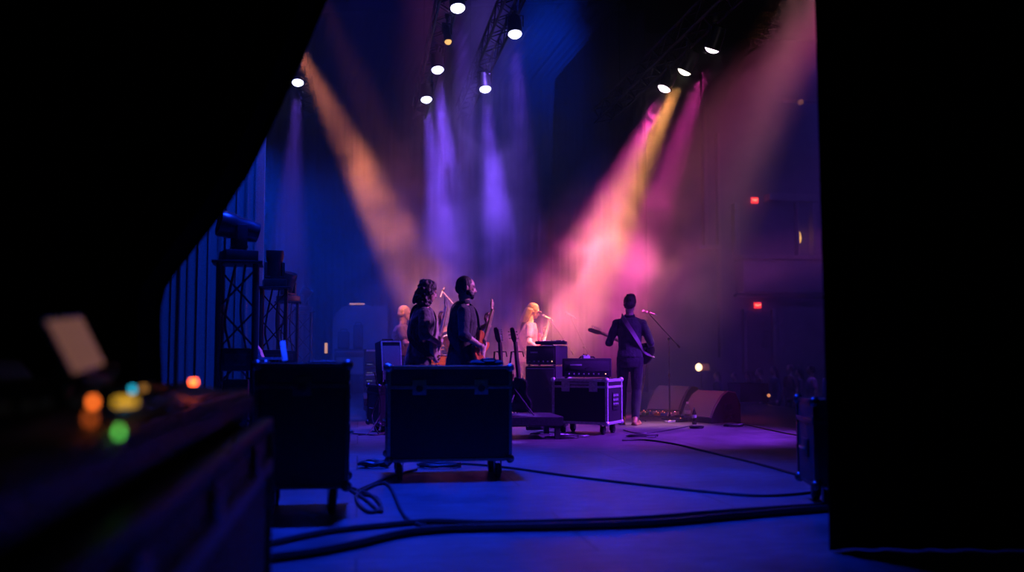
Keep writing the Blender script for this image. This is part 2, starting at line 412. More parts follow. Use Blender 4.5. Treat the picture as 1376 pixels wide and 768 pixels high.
M_bootbrown = mat('brown_leather', (0.38, 0.19, 0.07), 0.45, scale=30, bump=0.2)
M_bootblack = mat('black_leather', (0.015, 0.014, 0.014), 0.4, scale=30, bump=0.2)

def person(label, loc, rz, group=None, H=1.80, lean=0.0, side_lean=0.0, sit=None, feet=None, lw=None, rw=None, lpole=(-0.6, -0.6, -0.4), rpole=(0.6, -0.6, -0.4),
           lhand=None, rhand=None, head=(0, 0, 0), skin_m=SK_light, top=M_shirtnavy, sleeve='long', hem=0.86, collar=True, trousers=M_jeans, shoes=M_bootblack,
           hair='short', hair_m=M_hairdark, beard=False, width=1.0, voxel=0.009, belt=False):
    k = H / 1.80
    t = thing('person', label, 'person', loc, rz, group); t.scale = (k, k, k)
    hipz = 0.93 if sit is None else sit
    P = V((0, 0, hipz))
    def spine(z):        # z above hips in the upright body
        return V((side_lean * z, lean * z + (0.03 * math.sin(z * 3.4) if z < 0.9 else 0), hipz + z * math.cos(lean) * (1 if sit is None else 0.97)))
    secs = [(-0.10, 0.120, 0.095), (-0.04, 0.158, 0.118), (0.04, 0.163, 0.12), (0.16, 0.145, 0.106), (0.28, 0.152, 0.110), (0.40, 0.168, 0.120), (0.47, 0.166, 0.112), (0.52, 0.135, 0.095), (0.58, 0.085, 0.072)]
    torso = [(spine(z), rx * width, ry * (0.6 + 0.4 * width)) for z, rx, ry in secs]
    nb = spine(0.58); nt = spine(0.68) + V((0, 0.022, 0)); 
    hips = [P + V((s * 0.092, 0, -0.01)) for s in (-1, 1)]
    sh = [spine(0.495) + V((s * 0.178 * width, 0, 0)) for s in (-1, 1)]
    feet = feet or [((-0.12, 0.0), 0.1), ((0.12, 0.02), -0.12)]
    L1, L2, A1, A2 = 0.43, 0.42, 0.29, 0.262
    ank, kne, toe = [], [], []
    for i in (0, 1):
        (fx, fy), yaw = feet[i][0], feet[i][1]; fz = feet[i][2] if len(feet[i]) > 2 else 0.0
        a = V((fx, fy, 0.085 + fz)); fd = V((math.sin(-yaw) * 1, math.cos(yaw), 0))
        kn_, a = ik(hips[i], a, L1, L2, V((0.15 * (-1, 1)[i], 1, 0.3 if sit is None else 0.8)))
        ank.append(a); kne.append(kn_); toe.append(fd)
    lw = V(lw) if lw else sh[0] + V((-0.1, 0.06, -0.53)); rw = V(rw) if rw else sh[1] + V((0.1, 0.06, -0.53))
    el = [None, None]; wr = [None, None]
    el[0], wr[0] = ik(sh[0], lw, A1, A2, lpole); el[1], wr[1] = ik(sh[1], rw, A1, A2, rpole)
    # ---- body
    b = MB(); b.loft(torso)
    b.cap(nb - V((0, 0, 0.04)), nt, 0.062, 0.055)
    yaw, pit, rol = head
    HM = Matrix.Translation(nt) @ Euler((pit, rol, yaw), 'XYZ').to_matrix().to_4x4()
    def h(x, y, z): return HM @ V((x, y, z))
    q = HM.to_3x3()
    b.ell(h(0, 0.005, 0.118), (0.076, 0.096, 0.098), q).ell(h(0, 0.045, 0.062), (0.060, 0.058, 0.075), q).ell(h(0, 0.078, 0.012), (0.028, 0.022, 0.02), q)
    b.cap(h(0, -0.02, 0.0), h(0, -0.005, 0.06), 0.056, 0.06)
    b.cap(h(0, 0.096, 0.108), h(0, 0.118, 0.068), 0.009, 0.0135, 8, 3)                      # nose
    b.ell(h(0.012, 0.108, 0.064), 0.009).ell(h(-0.012, 0.108, 0.064), 0.009)
    b.cap(h(-0.045, 0.083, 0.122), h(0.045, 0.083, 0.122), 0.012, 0.012, 8, 3)              # brow
    b.ell(h(0.036, 0.078, 0.084), (0.02, 0.016, 0.018), q).ell(h(-0.036, 0.078, 0.084), (0.02, 0.016, 0.018), q)
    b.cap(h(-0.02, 0.098, 0.040), h(0.02, 0.098, 0.040), 0.0075, 0.0075, 8, 3).cap(h(-0.017, 0.096, 0.030), h(0.017, 0.096, 0.030), 0.008, 0.008, 8, 3)
    for s in (-1, 1):
        b.ell(h(s * 0.079, -0.008, 0.092), (0.011, 0.02, 0.033), q)
    for i, s in ((0, -1), (1, 1)):
        b.cap(spine(0.51) + V((s * 0.10 * width, 0, 0)), sh[i], 0.062, 0.056)
        b.cap(sh[i], el[i], 0.053, 0.041).cap(el[i], wr[i], 0.043, 0.027)
        b.ell(el[i].lerp(wr[i], 0.28), 0.041)
        b.cap(hips[i], kne[i], 0.080, 0.050).cap(kne[i], ank[i], 0.050, 0.036)
        hl = ank[i] - toe[i] * 0.05 + V((0, 0, -0.05)); tp = ank[i] + toe[i] * 0.15 + V((0, 0, -0.06))
        b.cap(ank[i], hl, 0.037, 0.034).cap(ank[i], tp, 0.038, 0.022).cap(hl, tp, 0.033, 0.024)
        hd = (lhand, rhand)[i]
        dv, pn, cu, sd = hd if hd else ((wr[i] - el[i]).normalized(), V((-s, 0.2, 0)), (0.3, 0.35, 0.4, 0.45), s)
        hand(b, wr[i], dv, pn, cu, sd)
    skinned(b, 'body', skin_m, t, voxel * 0.72, 2)
    for s in (-1, 1):
        MB().ell(h(s * 0.032, 0.083, 0.106), 0.0125, None, 12, 8).build('eye', M_eye, t)
    # ---- clothes
    c = MB(); g = 0.016
    zl = hem - hipz
    low = [(spine(zl), 0.192 * width, 0.158), (spine(-0.04), 0.196 * width, 0.158), (spine(0.02), 0.19 * width, 0.152)] if zl < 0 else [(spine(zl - 0.02), 0.184 * width, 0.148), (spine(zl + 0.02), 0.182 * width, 0.146)]
    sh_secs = low + [(p, rx + g, ry + g + (0.012 if j > 3 else 0.006)) for j, (p, rx, ry) in enumerate(torso) if secs[j][0] > max(zl, 0.02) + 0.03]
    c.loft(sh_secs)
    for i, s in ((0, -1), (1, 1)):
        c.cap(spine(0.535) + V((s * 0.055 * width, 0, 0)), sh[i], 0.066, 0.068)
        if sleeve == 'long':
            c.cap(sh[i], el[i], 0.071, 0.057).cap(el[i], el[i].lerp(wr[i], 0.9), 0.057, 0.041)
        elif sleeve == 'rolled':
            c.cap(sh[i], el[i], 0.071, 0.059).cap(el[i], el[i].lerp(wr[i], 0.16), 0.06, 0.057)
        else:
            c.cap(sh[i], sh[i].lerp(el[i], 0.62), 0.071, 0.068)
    skinned(c, 'shirt', top, t, voxel, 4, (0.10, 0.022))
    if collar:
        cc = MB(); cx = spine(0.60) + V((0, 0.005, 0))
        cc.ring(cx, 0.066, 0.016, V((0, -0.25, 1)), 28, 8).ring(cx + V((0, -0.006, 0.02)), 0.063, 0.012, V((0, -0.25, 1)), 28, 8)
        skinned(cc, 'collar', top, t, 0.006, 2)
    tr = MB(); tr.loft([(spine(-0.12), 0.135 * width, 0.12), (spine(-0.04), 0.170 * width, 0.138), (spine(0.05), 0.174 * width, 0.138), (spine(0.11), 0.160 * width, 0.124)])
    for i in (0, 1):
        tr.cap(hips[i], kne[i], 0.101, 0.073).cap(kne[i], kne[i].lerp(ank[i], 0.35), 0.073, 0.072).cap(kne[i].lerp(ank[i], 0.35), ank[i] + V((0, 0, 0.01)), 0.072, 0.056)
    skinned(tr, 'trousers', trousers, t, voxel, 3, (0.12, 0.018))
    for i in (0, 1):
        so = MB(); hl = ank[i] - toe[i] * 0.055 + V((0, 0, -0.047)); tp = ank[i] + toe[i] * 0.165 + V((0, 0, -0.052)); md = ank[i] + toe[i] * 0.08 + V((0, 0, -0.04))
        so.cap(ank[i] + V((0, 0, 0.03)), hl, 0.050, 0.038).cap(hl, md, 0.038, 0.041).cap(md, tp, 0.041, 0.030).cap(ank[i], md, 0.046, 0.040)
        side = V((toe[i].y, -toe[i].x, 0))
        so.box((hl + tp) / 2 + V((0, 0, -0.022)), (0.085, 0.265, 0.03), Matrix.Rotation(math.atan2(-toe[i].x, toe[i].y), 4, 'Z'), 0.012)
        skinned(so, 'shoe', shoes, t, 0.007, 2)
    # ---- hair
    hr = MB()
    if hair in ('short', 'crop', 'quiff', 'long', 'curly', 'tail'):
        e = 0.012 if hair == 'crop' else 0.017
        hr.ell(h(0, -0.018, 0.134), (0.078 + e * 0.8, 0.092 + e * 0.6, 0.088 + e * 0.6), q).ell(h(0, -0.045, 0.085), (0.073 + e * 0.6, 0.062 + e, 0.07), q)
        if hair == 'quiff': hr.ell(h(0.0, 0.03, 0.205), (0.07, 0.07, 0.034), q).ell(h(0.01, -0.03, 0.218), (0.066, 0.06, 0.026), q)
        if hair == 'curly':
            rnd = random.Random(4)
            hr.ell(h(0, -0.035, 0.06), (0.092, 0.085, 0.12), q).ell(h(0, -0.012, 0.15), (0.098, 0.108, 0.088), q)
            for j in range(150):
                a = rnd.uniform(0.55, 5.73); zz = rnd.uniform(-0.075, 0.21)
                rr = 0.094 if zz < 0.13 else 0.094 * math.sqrt(max(0.05, 1 - ((zz - 0.13) / 0.115) ** 2))
                hr.ell(h(math.sin(a) * rr * 0.98, math.cos(a) * rr * 1.08 - 0.02, zz), rnd.uniform(0.014, 0.024), None, 10, 6)
        if hair in ('long', 'tail'):
            for j in range(15):
                a = R(95 + 170 * j / 14); x, y = math.sin(a) * 0.083, math.cos(a) * 0.09 - 0.02
                ln_ = 0.20 if hair == 'long' else 0.12
                hr.cap(h(x, y, 0.10), h(x * 0.95, y - 0.02, -0.03), 0.028, 0.026, 8, 3).cap(h(x * 0.95, y - 0.02, -0.03), h(x * 0.9, y - 0.035, -ln_), 0.026, 0.012, 8, 3)
    if hair == 'bald':
        for s in (-1, 1): hr.ell(h(s * 0.068, -0.02, 0.10), (0.016, 0.05, 0.04), q)
        hr.ell(h(0, -0.075, 0.09), (0.06, 0.022, 0.045), q)
    skinned(hr, 'hair', hair_m, t, 0.0075, 2, (0.022, 0.016) if hair in ('curly', 'quiff') else (0.03, 0.006))
    if beard:
        bd = MB()
        for j in range(15):
            a = R(-112 + 224 * j / 14); x, y = math.sin(a) * 0.066, math.cos(a) * 0.05 + 0.036
            bd.ell(h(x, y, 0.045 if abs(a) > 1.2 else 0.028), (0.020, 0.022, 0.030), q)
        bd.ell(h(0, 0.083, 0.004), (0.034, 0.026, 0.028), q).cap(h(-0.024, 0.104, 0.051), h(0.024, 0.104, 0.051), 0.009, 0.009, 8, 3)
        skinned(bd, 'beard', hair_m, t, 0.007, 2, (0.02, 0.008))
    t['k'] = k
    return t, dict(HM=HM, spine=spine, sh=sh, wr=wr, el=el, k=k, h=h)

# ------------------------------------------------------------------ guitars
def smooth_outline(pts, n=6):
    P = [V((x, y, 0)) for x, y in pts]; m = len(P); out = []
    for i in range(m):
        p0, p1, p2, p3 = P[i - 1], P[i], P[(i + 1) % m], P[(i + 2) % m]
        for k in range(n):
            u = k / n
            q = 0.5 * ((2 * p1) + (p2 - p0) * u + (2 * p0 - 5 * p1 + 4 * p2 - p3) * u * u + (3 * p1 - p0 - 3 * p2 + p3) * u ** 3)
            out.append((q.x, q.y))
    return out
SINGLECUT = [(-0.22, 0.0), (-0.215, 0.08), (-0.17, 0.145), (-0.10, 0.16), (-0.03, 0.12), (0.02, 0.105), (0.09, 0.125), (0.15, 0.12), (0.185, 0.07), (0.19, 0.028), (0.20, -0.03), (0.155, -0.045), (0.165, -0.085), (0.195, -0.115), (0.17, -0.14), (0.11, -0.135), (0.05, -0.11), (0.0, -0.105), (-0.05, -0.13), (-0.11, -0.165), (-0.18, -0.145), (-0.215, -0.08)]
DOUBLECUT = [(-0.21, 0.0), (-0.20, 0.09), (-0.14, 0.15), (-0.06, 0.145), (0.0, 0.11), (0.05, 0.105), (0.12, 0.13), (0.20, 0.165), (0.235, 0.155), (0.21, 0.115), (0.165, 0.06), (0.16, 0.028), (0.16, -0.03), (0.165, -0.075), (0.205, -0.12), (0.195, -0.145), (0.14, -0.135), (0.06, -0.10), (0.0, -0.11), (-0.07, -0.155), (-0.145, -0.155), (-0.195, -0.10)]
def guitar(name, label, body_m, outline, M=None, neck=0.44, heads='three', neck_m=None, top_m=None, guard=True, bass=False, group=None, strap=None, board=None):
    t = thing(name, label, 'guitar', (0, 0, 0), 0, group)
    neck_m = neck_m or mat('maple_neck', (0.62, 0.45, 0.28), 0.35, scale=8, stretch=(1, 12, 12))
    ol = smooth_outline(outline, 4)
    MB().prism(ol, -0.045, 0.0, None, 0.006).build('body', body_m, t)
    if top_m: MB().prism([(x * 0.965, y * 0.965) for x, y in ol], -0.001, 0.004, None, 0.002).build('top_face', top_m, t)
    x0 = 0.10; x1 = 0.17 + neck
    MB().rings([[V((x, y * wd, z)) for y, z in ((-0.5, 0.012), (-0.48, 0.0), (-0.30, -0.013), (0, -0.018), (0.30, -0.013), (0.48, 0.0), (0.5, 0.012), (0, 0.015))] for x, wd in ((x0, 0.056), (x1, 0.043))]).build('neck', neck_m, t)
    fb = MB().box(((x0 + x1) / 2, 0, 0.0165), (x1 - x0, 0.05, 0.005)); fb.build('fretboard', board or mat('maple_board', (0.55, 0.40, 0.24), 0.35, scale=10, stretch=(1, 14, 14)), t)
    fr = MB(); sc_ = x1 + 0.06
    for i in range(1, 20):
        xx = x1 - (sc_) * (1 - 2 ** (-i / 12))
        if xx > x0: fr.box((xx, 0, 0.0197), (0.0022, 0.046, 0.002))
    fr.build('frets', M_chrome, t)
    hd = [(0, 0.022), (0.05, 0.036), (0.17, 0.028), (0.185, 0.0), (0.17, -0.028), (0.05, -0.036), (0, -0.022)] if heads == 'three' else [(0, 0.022), (0.03, 0.024), (0.17, 0.012), (0.20, -0.01), (0.19, -0.045), (0.16, -0.05), (0.04, -0.042), (0, -0.022)]
    HM_ = Matrix.Translation((x1, 0, -0.003)) @ Matrix.Rotation(R(10), 4, 'Y')
    hs = MB().prism(hd, -0.008, 0.007, HM_, 0.003).build('headstock', neck_m, t)
    for i in range(6 if not bass else 4):
        if heads == 'three': px, sd = 0.045 + (i % 3) * 0.042, 1 if i < 3 else -1; y = sd * 0.03
        else: px, sd, y = 0.03 + i * 0.026, 1, 0.022
        m = MB(); m.cyl(HM_ @ V((px, y * 0.6, 0.007)), HM_ @ V((px, y * 0.6, 0.02)), 0.0045, seg=8).cyl(HM_ @ V((px, y, -0.002)), HM_ @ V((px, y + sd * 0.022, -0.002)), 0.003, seg=6).ell(HM_ @ V((px, y + sd * 0.026, -0.002)), (0.007, 0.009, 0.005))
        m.build('tuning_peg', M_chrome, hs)
    if guard: MB().prism(smooth_outline([(-0.06, -0.10), (0.02, -0.085), (0.12, -0.075), (0.135, -0.03), (0.06, -0.035), (-0.05, -0.045)], 3), 0.0005, 0.006).build('pickguard', mat('cream_plastic', (0.55, 0.48, 0.36), 0.35), t)
    for xx in (0.075, -0.01):
        MB().box((xx, 0, 0.008), (0.034, 0.082, 0.014), bev=0.004).build('pickup', M_blackgloss, t)
    MB().box((-0.075, 0, 0.010), (0.03, 0.085, 0.016), bev=0.005).build('bridge', M_chrome, t)
    for kx, ky in ((-0.12, -0.075), (-0.155, -0.055), (-0.13, -0.11), (-0.165, -0.09)):
        MB().lathe([(0.012, 0), (0.013, 0.006), (0.010, 0.018), (0.004, 0.019)], (kx, ky, 0.003), seg=14).build('knob', M_brass, t)
    sg = MB()
    for i in range(6 if not bass else 4):
        y = (i - 2.5) * 0.0095 if not bass else (i - 1.5) * 0.014
        sg.tube([(-0.08, y, 0.0215), (x1, y * 0.75, 0.022), tuple(HM_ @ V((0.06 + 0.02 * (i % 3), y * 1.6, 0.013)))], 0.0008 if not bass else 0.0014, 5)
    sg.build('strings', M_chrome, t)
    MB().cyl((-0.218, 0, -0.02), (-0.235, 0, -0.02), 0.006, seg=10).build('strap_button', M_chrome, t)
    if M is not None: t.matrix_world = M
    return t
def hold_matrix(pt, center, neck_dir, face):
    """guitar frame in the player's own frame -> world"""
    x = V(neck_dir).normalized(); z = V(face); z = (z - x * z.dot(x)).normalized(); y = z.cross(x)
    return Matrix(((x.x, y.x, z.x, center[0]), (x.y, y.y, z.y, center[1]), (x.z, y.z, z.z, center[2]), (0, 0, 0, 1)))
def pm(loc, rz, k): return Matrix.Translation(loc) @ Matrix.Rotation(rz, 4, 'Z') @ Matrix.Scale(k, 4)

def guitarist(label, loc, rz, gkw, center=(0.06, 0.235, 1.03), nd=(-0.80, 0.22, 0.50), face=(0.12, 1, 0.12), fret_x=0.44, strum=(-0.02, 0.03), k=1.0, rp=(0.75, -0.75, 0.1), strap_m=None, cable_to=None, **kw):
    G = hold_matrix(None, center, nd, face)
    neckd = V(nd).normalized(); g3 = G.to_3x3(); gz = g3 @ V((0, 0, 1)); gy = g3 @ V((0, 1, 0))
    # fretting hand: palm behind and below the neck, fingers come round to the front
    fp = G @ V((fret_x, -0.04, -0.042))
    strumw = G @ V((strum[0] - 0.095, strum[1] + 0.09, 0.062))
    sd = (G @ V((strum[0], strum[1] - 0.03, 0.045)) - strumw).normalized()
    t, info = person(label, loc, rz, H=1.8 * k, lw=fp - gy * 0.035, rw=strumw, lpole=kw.pop('lpole', (-0.55, -0.1, -0.9)), rpole=rp,
                     lhand=((gy * 0.9 + neckd * 0.35 - gz * 0.15), gz, (0.55, 0.6, 0.65, 0.7), -1), rhand=(sd, -gz, (0.55, 0.6, 0.65, 0.7), -1), **kw)
    W = pm(loc, rz, k)
    g = guitar(M=W @ G, **gkw)
    # strap from the tail button over the left shoulder to the upper horn
    sp = info['spine']; s0 = G @ V((-0.225, 0, -0.02)); s1 = G @ V((0.17, 0.10, -0.02))
    hw = kw.get('width', 1.0)
    pts = [s0, V((0.20 * hw + 0.01, 0.05, s0.z + 0.06)), sp(0.22) + V((0.13 * hw, -0.132, 0)), sp(0.40) + V((0.02, -0.158, 0)), sp(0.545) + V((-0.085 * hw, -0.105, 0.02)), sp(0.60) + V((-0.11 * hw, 0.0, 0.015)), sp(0.53) + V((-0.11 * hw, 0.125, 0.0)), sp(0.40) + V((-0.11 * hw, 0.165, 0)), s1]
    c = spline(pts, 6); m = MB(); secs = []
    for i, p in enumerate(c):
        tdir = (c[min(i + 1, len(c) - 1)] - c[max(i - 1, 0)]).normalized()
        ctr = sp(0.3); out = V((p.x - ctr.x, p.y - ctr.y, 0.02)); out = (out - tdir * out.dot(tdir)).normalized(); wv = tdir.cross(out)
        secs.append([p + wv * 0.03 + out * 0.004, p - wv * 0.03 + out * 0.004, p - wv * 0.03 - out * 0.002, p + wv * 0.03 - out * 0.002])
    m.rings(secs)
    so = m.xform(G.inverted()).build('strap', strap_m or M_shirtdark, g)
    return t, g, info

# positions
def stand_at(px, Y): return V(((px - 688) / F * Y, Y, 0.0))
SUN = mat('sunburst_red', (0.36, 0.07, 0.025), 0.25, scale=4, var=0.5)
PALE = mat('pale_guitar_body', (0.40, 0.32, 0.33), 0.3)
REDB = mat('cherry_red_body', (0.30, 0.03, 0.025), 0.25, var=0.15)
BLKB = mat('black_guitar_body', (0.012, 0.012, 0.013), 0.2)
# the singer, seen from behind at the front microphone
guitarist('person seen from behind in dark shirt and brown shoes singing at the front microphone', stand_at(846, 13.75), R(-6), 
          dict(name='electric_guitar', label='electric guitar on the singer, pale headstock poking out at the shoulder side', body_m=BLKB, outline=DOUBLECUT, heads='six', neck=0.46),
          center=(0.15, 0.22, 1.05), nd=(-0.88, 0.24, 0.40), strum=(-0.01, 0.02), k=1.0, rp=(0.15, -0.95, -0.25), lpole=(-0.25, -0.9, -0.5), hair='quiff', hair_m=M_hairbrown, top=M_shirtnavy, collar=True, shoes=M_bootbrown,
          feet=[((-0.12, 0.10), 0.12), ((0.07, -0.06), -0.3)], head=(R(-14), R(-6), R(3)), width=1.0, hem=0.97, strap_m=mat('mauve_strap', (0.20, 0.13, 0.17), 0.7), skin_m=SK_light)
# the bearded player in the dark overshirt
guitarist('bearded person in a dark overshirt playing a red sunburst guitar behind the big road case', stand_at(619, 10.85), R(-86),
          dict(name='electric_guitar', label='red sunburst electric guitar held by the bearded player', body_m=SUN, top_m=mat('sunburst_top', (0.55, 0.14, 0.04), 0.2, var=0.6, scale=5), outline=SINGLECUT, heads='three', neck=0.42),
          center=(0.05, 0.235, 1.05), nd=(-0.66, 0.22, 0.72), face=(0.30, 1, 0.25), k=1.02, hair='crop', hair_m=M_hairdark, beard=True, top=M_shirtdark, sleeve='rolled', hem=0.80, width=1.16,
          head=(R(10), R(-6), 0), feet=[((-0.14, 0.04), 0.1), ((0.13, 0.0), -0.1)], skin_m=SK_light)
# the long haired player
guitarist('curly long haired person in patterned shirt playing a pale guitar beside the drum kit', stand_at(562, 11.3), R(-78),
          dict(name='electric_guitar', label='pale electric guitar held by the curly haired player', body_m=PALE, outline=DOUBLECUT, heads='six', neck=0.44),
          center=(0.04, 0.225, 1.10), nd=(-0.66, 0.24, 0.72), face=(0.25, 1, 0.25), k=1.015, lean=0.05, hair='curly', hair_m=M_hairdark, top=M_shirtpattern, sleeve='rolled', hem=0.84, width=1.02,
          head=(R(4), R(-16), 0), feet=[((-0.13, 0.05), 0.1), ((0.13, -0.02), -0.1)], skin_m=SK_light)
# the fair haired player farther off
_, BG, binfo = guitarist('fair long haired person in a cap playing guitar behind the speaker stack', stand_at(706, 16.0), R(-88),
          dict(name='electric_guitar', label='red guitar held by the fair haired player behind the speaker stack', body_m=REDB, outline=DOUBLECUT, heads='six', neck=0.44),
          center=(0.03, 0.25, 1.06), nd=(-0.64, 0.26, 0.72), face=(0.25, 1, 0.25), k=1.0, lean=0.07, hair='tail', hair_m=M_hairsandy, top=M_teegrey, sleeve='short', hem=0.86, collar=False, width=1.0,
          head=(R(4), R(-18), 0), feet=[((-0.13, 0.0), 0.1), ((0.13, 0.0), -0.1)], skin_m=SK_light)
hm = binfo['HM']; par = BG; 
pt = [o for o in bpy.data.objects if o.name.startswith('person') and o.parent is None][-1]
cp = MB(); cp.lathe([(0.092, 0.0), (0.098, 0.03), (0.088, 0.075), (0.05, 0.105), (0.001, 0.112)], (0, -0.012, 0.125), seg=28)
cp.prism([(0.075 * math.cos(a), 0.06 + 0.085 * math.sin(a)) for a in [math.pi * j / 12 for j in range(13)]], 0.124, 0.134)
cp.xform(hm); cp.build('cap', mat('tan_cap', (0.45, 0.28, 0.16), 0.8, scale=40), pt)
# ================================================================== drum kit on its riser
RY = 15.9
def dpos(px, Y, z): v = at(px, 475, Y); return V((v.x, Y, z))
RZ = 0.33
M_riser = mat('riser_carpet', (0.025, 0.025, 0.03), 0.9, scale=60, bump=0.2)
c = dpos(590, RY, 0)
t = thing('drum_riser', 'low dark drum riser under the orange drum kit', 'riser', c, STAGE)
for i, yy in enumerate((-0.61, 0.61)):
    for xx in (-0.61, 0.61, ):
        MB().box((xx * 1.0, yy, RZ - 0.05), (1.215, 1.215, 0.1), bev=0.008).build('deck', M_riser, t)
for xx in (-1.15, 0, 1.15):
    for yy in (-1.15, 0, 1.15): MB().cyl((xx, yy, 0), (xx, yy, RZ - 0.1), 0.024).build('leg', M_darkalu, t)
M_shell = mat('amber_drum_shell', (0.55, 0.20, 0.06), 0.25, var=0.35, scale=5, stretch=(1, 1, 6))
M_head = mat('drum_head', (0.75, 0.72, 0.68), 0.5)
M_cym = mat('cymbal_bronze', (0.80, 0.62, 0.32), 0.28, 1.0, var=0.12, scale=50)
def drum(name, label, loc, r, d, axis_rot, group='drums of the kit', lugs=8, legs=None, head2=False):
    t = thing(name, label, 'drum', loc, 0, group)
    Q = axis_rot.to_matrix().to_4x4()
    MB().lathe([(r, -d / 2), (r * 1.004, -d / 2 + 0.01), (r * 1.004, d / 2 - 0.01), (r, d / 2)]).xform(Q).build('shell', M_shell, t)
    for s in (-1, 1):
        MB().ring((0, 0, s * d / 2), r * 1.015, 0.010, V((0, 0, 1)), 36, 8).xform(Q).build('hoop', M_chrome, t)
        MB().lathe([(0.001, s * (d / 2 + 0.001)), (r * 0.5, s * (d / 2 + 0.003)), (r * 0.99, s * (d / 2 + 0.001)), (r * 0.99, s * (d / 2 - 0.004)), (0.001, s * (d / 2 - 0.004))], seg=36).xform(Q).build('drum_head', M_head, t)
    for j in range(lugs):
        a = 2 * math.pi * j / lugs; x, y = math.cos(a) * (r + 0.012), math.sin(a) * (r + 0.012)
        m = MB(); m.box((x, y, 0), (0.024, 0.018, min(0.09, d * 0.3)), Matrix.Rotation(a, 4, 'Z'), 0.005).cyl((x, y, -d / 2), (x, y, d / 2), 0.003, seg=6)
        m.xform(Q).build('lug', M_chrome, t)
    if legs:
        for (x, y, zb) in legs:
            MB().tube([(x, y, 0.05), (x * 1.05, y * 1.05, -0.02), (x * 1.1, y * 1.1, zb + 0.02)], 0.007, 6).cap((x * 1.1, y * 1.1, zb + 0.015), (x * 1.1, y * 1.1, zb + 0.02), 0.014, 0.012, 8, 3).build('leg', M_chrome, t)
    return t

bd = drum('bass_drum', 'orange bass drum standing on the riser facing the audience side', dpos(626, RY, RZ + 0.30), 0.28, 0.42, E((R(90), 0, R(90 + 8))), lugs=8)
for s in (-1, 1): MB().tube([(0.16, s * 0.2, -0.1), (0.24, s * 0.34, -0.285)], 0.009, 6).build('spur', M_chrome, bd)
drum('floor_tom', 'orange floor tom on three legs nearest the wing', dpos(600, 15.25, RZ + 0.46), 0.20, 0.38, E((0, 0, 0)), legs=[(0.215, 0, -0.45), (-0.11, 0.19, -0.45), (-0.11, -0.19, -0.45)])
tm = drum('rack_tom', 'small orange tom mounted over the bass drum, nearer the wing', dpos(608, 15.65, RZ + 0.87), 0.145, 0.24, E((R(8), R(-20), 0)))
MB().cyl((0.02, 0.05, -0.12), (0.10, 0.14, -0.26), 0.011).build('mount', M_chrome, tm)
tm = drum('rack_tom', 'small orange tom mounted over the bass drum, farther from the wing', dpos(614, 16.2, RZ + 0.87), 0.155, 0.25, E((R(-8), R(-20), 0)))
MB().cyl((0.02, -0.05, -0.12), (0.10, -0.14, -0.26), 0.011).build('mount', M_chrome, tm)
def tripod(m, h, r0=0.011, spread=0.26, zc=0.30, legs=3, a0=0.4, foot=None):
    m.cyl((0, 0, 0.06), (0, 0, h * 0.55), r0 * 1.25, seg=10).cyl((0, 0, h * 0.55), (0, 0, h), r0 * 0.9, seg=10)
def tripod_legs(t, spread=0.27, zc=0.30, a0=0.4, m_=None):
    for j in range(3):
        a = a0 + 2.0944 * j; x, y = math.cos(a), math.sin(a)
        l = MB().tube([(x * 0.012, y * 0.012, zc), (x * spread, y * spread, 0.012)], 0.008, 6).tube([(x * spread * 0.5, y * spread * 0.5, zc * 0.5), (0, 0, 0.10)], 0.005, 6).build('leg', m_ or M_chrome, t)
        MB().cap((x * spread, y * spread, 0.012), (x * spread * 1.06, y * spread * 1.06, 0.012), 0.012, 0.012, 8, 3).build('rubber_foot', M_rubber, l)
sn = drum('snare_drum', 'shallow snare drum on a stand in front of the drummer', dpos(580, 15.85, RZ + 0.58), 0.17, 0.14, E((R(4), R(-6), 0)))
m = MB(); m.cyl((0, 0, -0.55), (0, 0, -0.16), 0.012); m.build('stand_tube', M_chrome, sn)
for j in range(3):
    a = 2.0944 * j; MB().tube([(0, 0, -0.15), (0.15 * math.cos(a), 0.15 * math.sin(a), -0.10)], 0.008, 6).tube([(0, 0, -0.38), (0.24 * math.cos(a + 1), 0.24 * math.sin(a + 1), -0.605)], 0.008, 6).build('leg', M_chrome, sn)
def cymbal(label, base, h, r, tilt, yaw, boom=0.0, hat=False):
    t = thing('cymbal_stand', label, 'cymbal', base, 0, 'cymbals of the drum kit')
    m = MB(); tripod(m, h); m.build('pole', M_chrome, t); tripod_legs(t)
    top = V((0, 0, h))
    if boom:
        top = V((boom * math.cos(yaw), boom * math.sin(yaw), h + abs(boom) * 0.45)); MB().cyl((0, 0, h), top, 0.008, seg=8).build('boom', M_chrome, t)
    Q = Matrix.Translation(top) @ E((0, tilt, yaw)).to_matrix().to_4x4()
    prof = [(0.006, 0.022), (0.03, 0.018), (r * 0.22, 0.008), (r * 0.3, 0.002), (r * 0.7, -0.010), (r, -0.024), (r, -0.026), (r * 0.7, -0.0125), (r * 0.3, -0.001), (r * 0.2, 0.005), (0.006, 0.018)]
    MB().lathe(prof, seg=40).xform(Q).build('cymbal', M_cym, t)
    if hat: MB().lathe([(a, -b - 0.045) for a, b in prof], seg=40).xform(Q).build('cymbal', M_cym, t)
    MB().lathe([(0.012, 0.022), (0.012, 0.05), (0.004, 0.06)], seg=10).xform(Q).build('wing_nut', M_chrome, t)
    return t
cymbal('large bronze ride cymbal tilted towards the drummer, nearest the curly haired player', dpos(592, 15.35, RZ), 1.07, 0.27, R(-14), R(-30))
cymbal('bronze crash cymbal on a boom high over the toms', dpos(604, 16.6, RZ), 1.17, 0.22, R(-22), R(20), 0.0)
cymbal('bronze crash cymbal low beside the bearded player', dpos(640, 15.2, RZ), 0.80, 0.20, R(-12), R(-20))
cymbal('pair of hi-hat cymbals beyond the snare drum', dpos(572, 16.6, RZ), 0.85, 0.18, R(3), 0, 0, True)
th = thing('drum_throne', 'round black drum stool under the drummer', 'stool', dpos(533, RY, RZ))
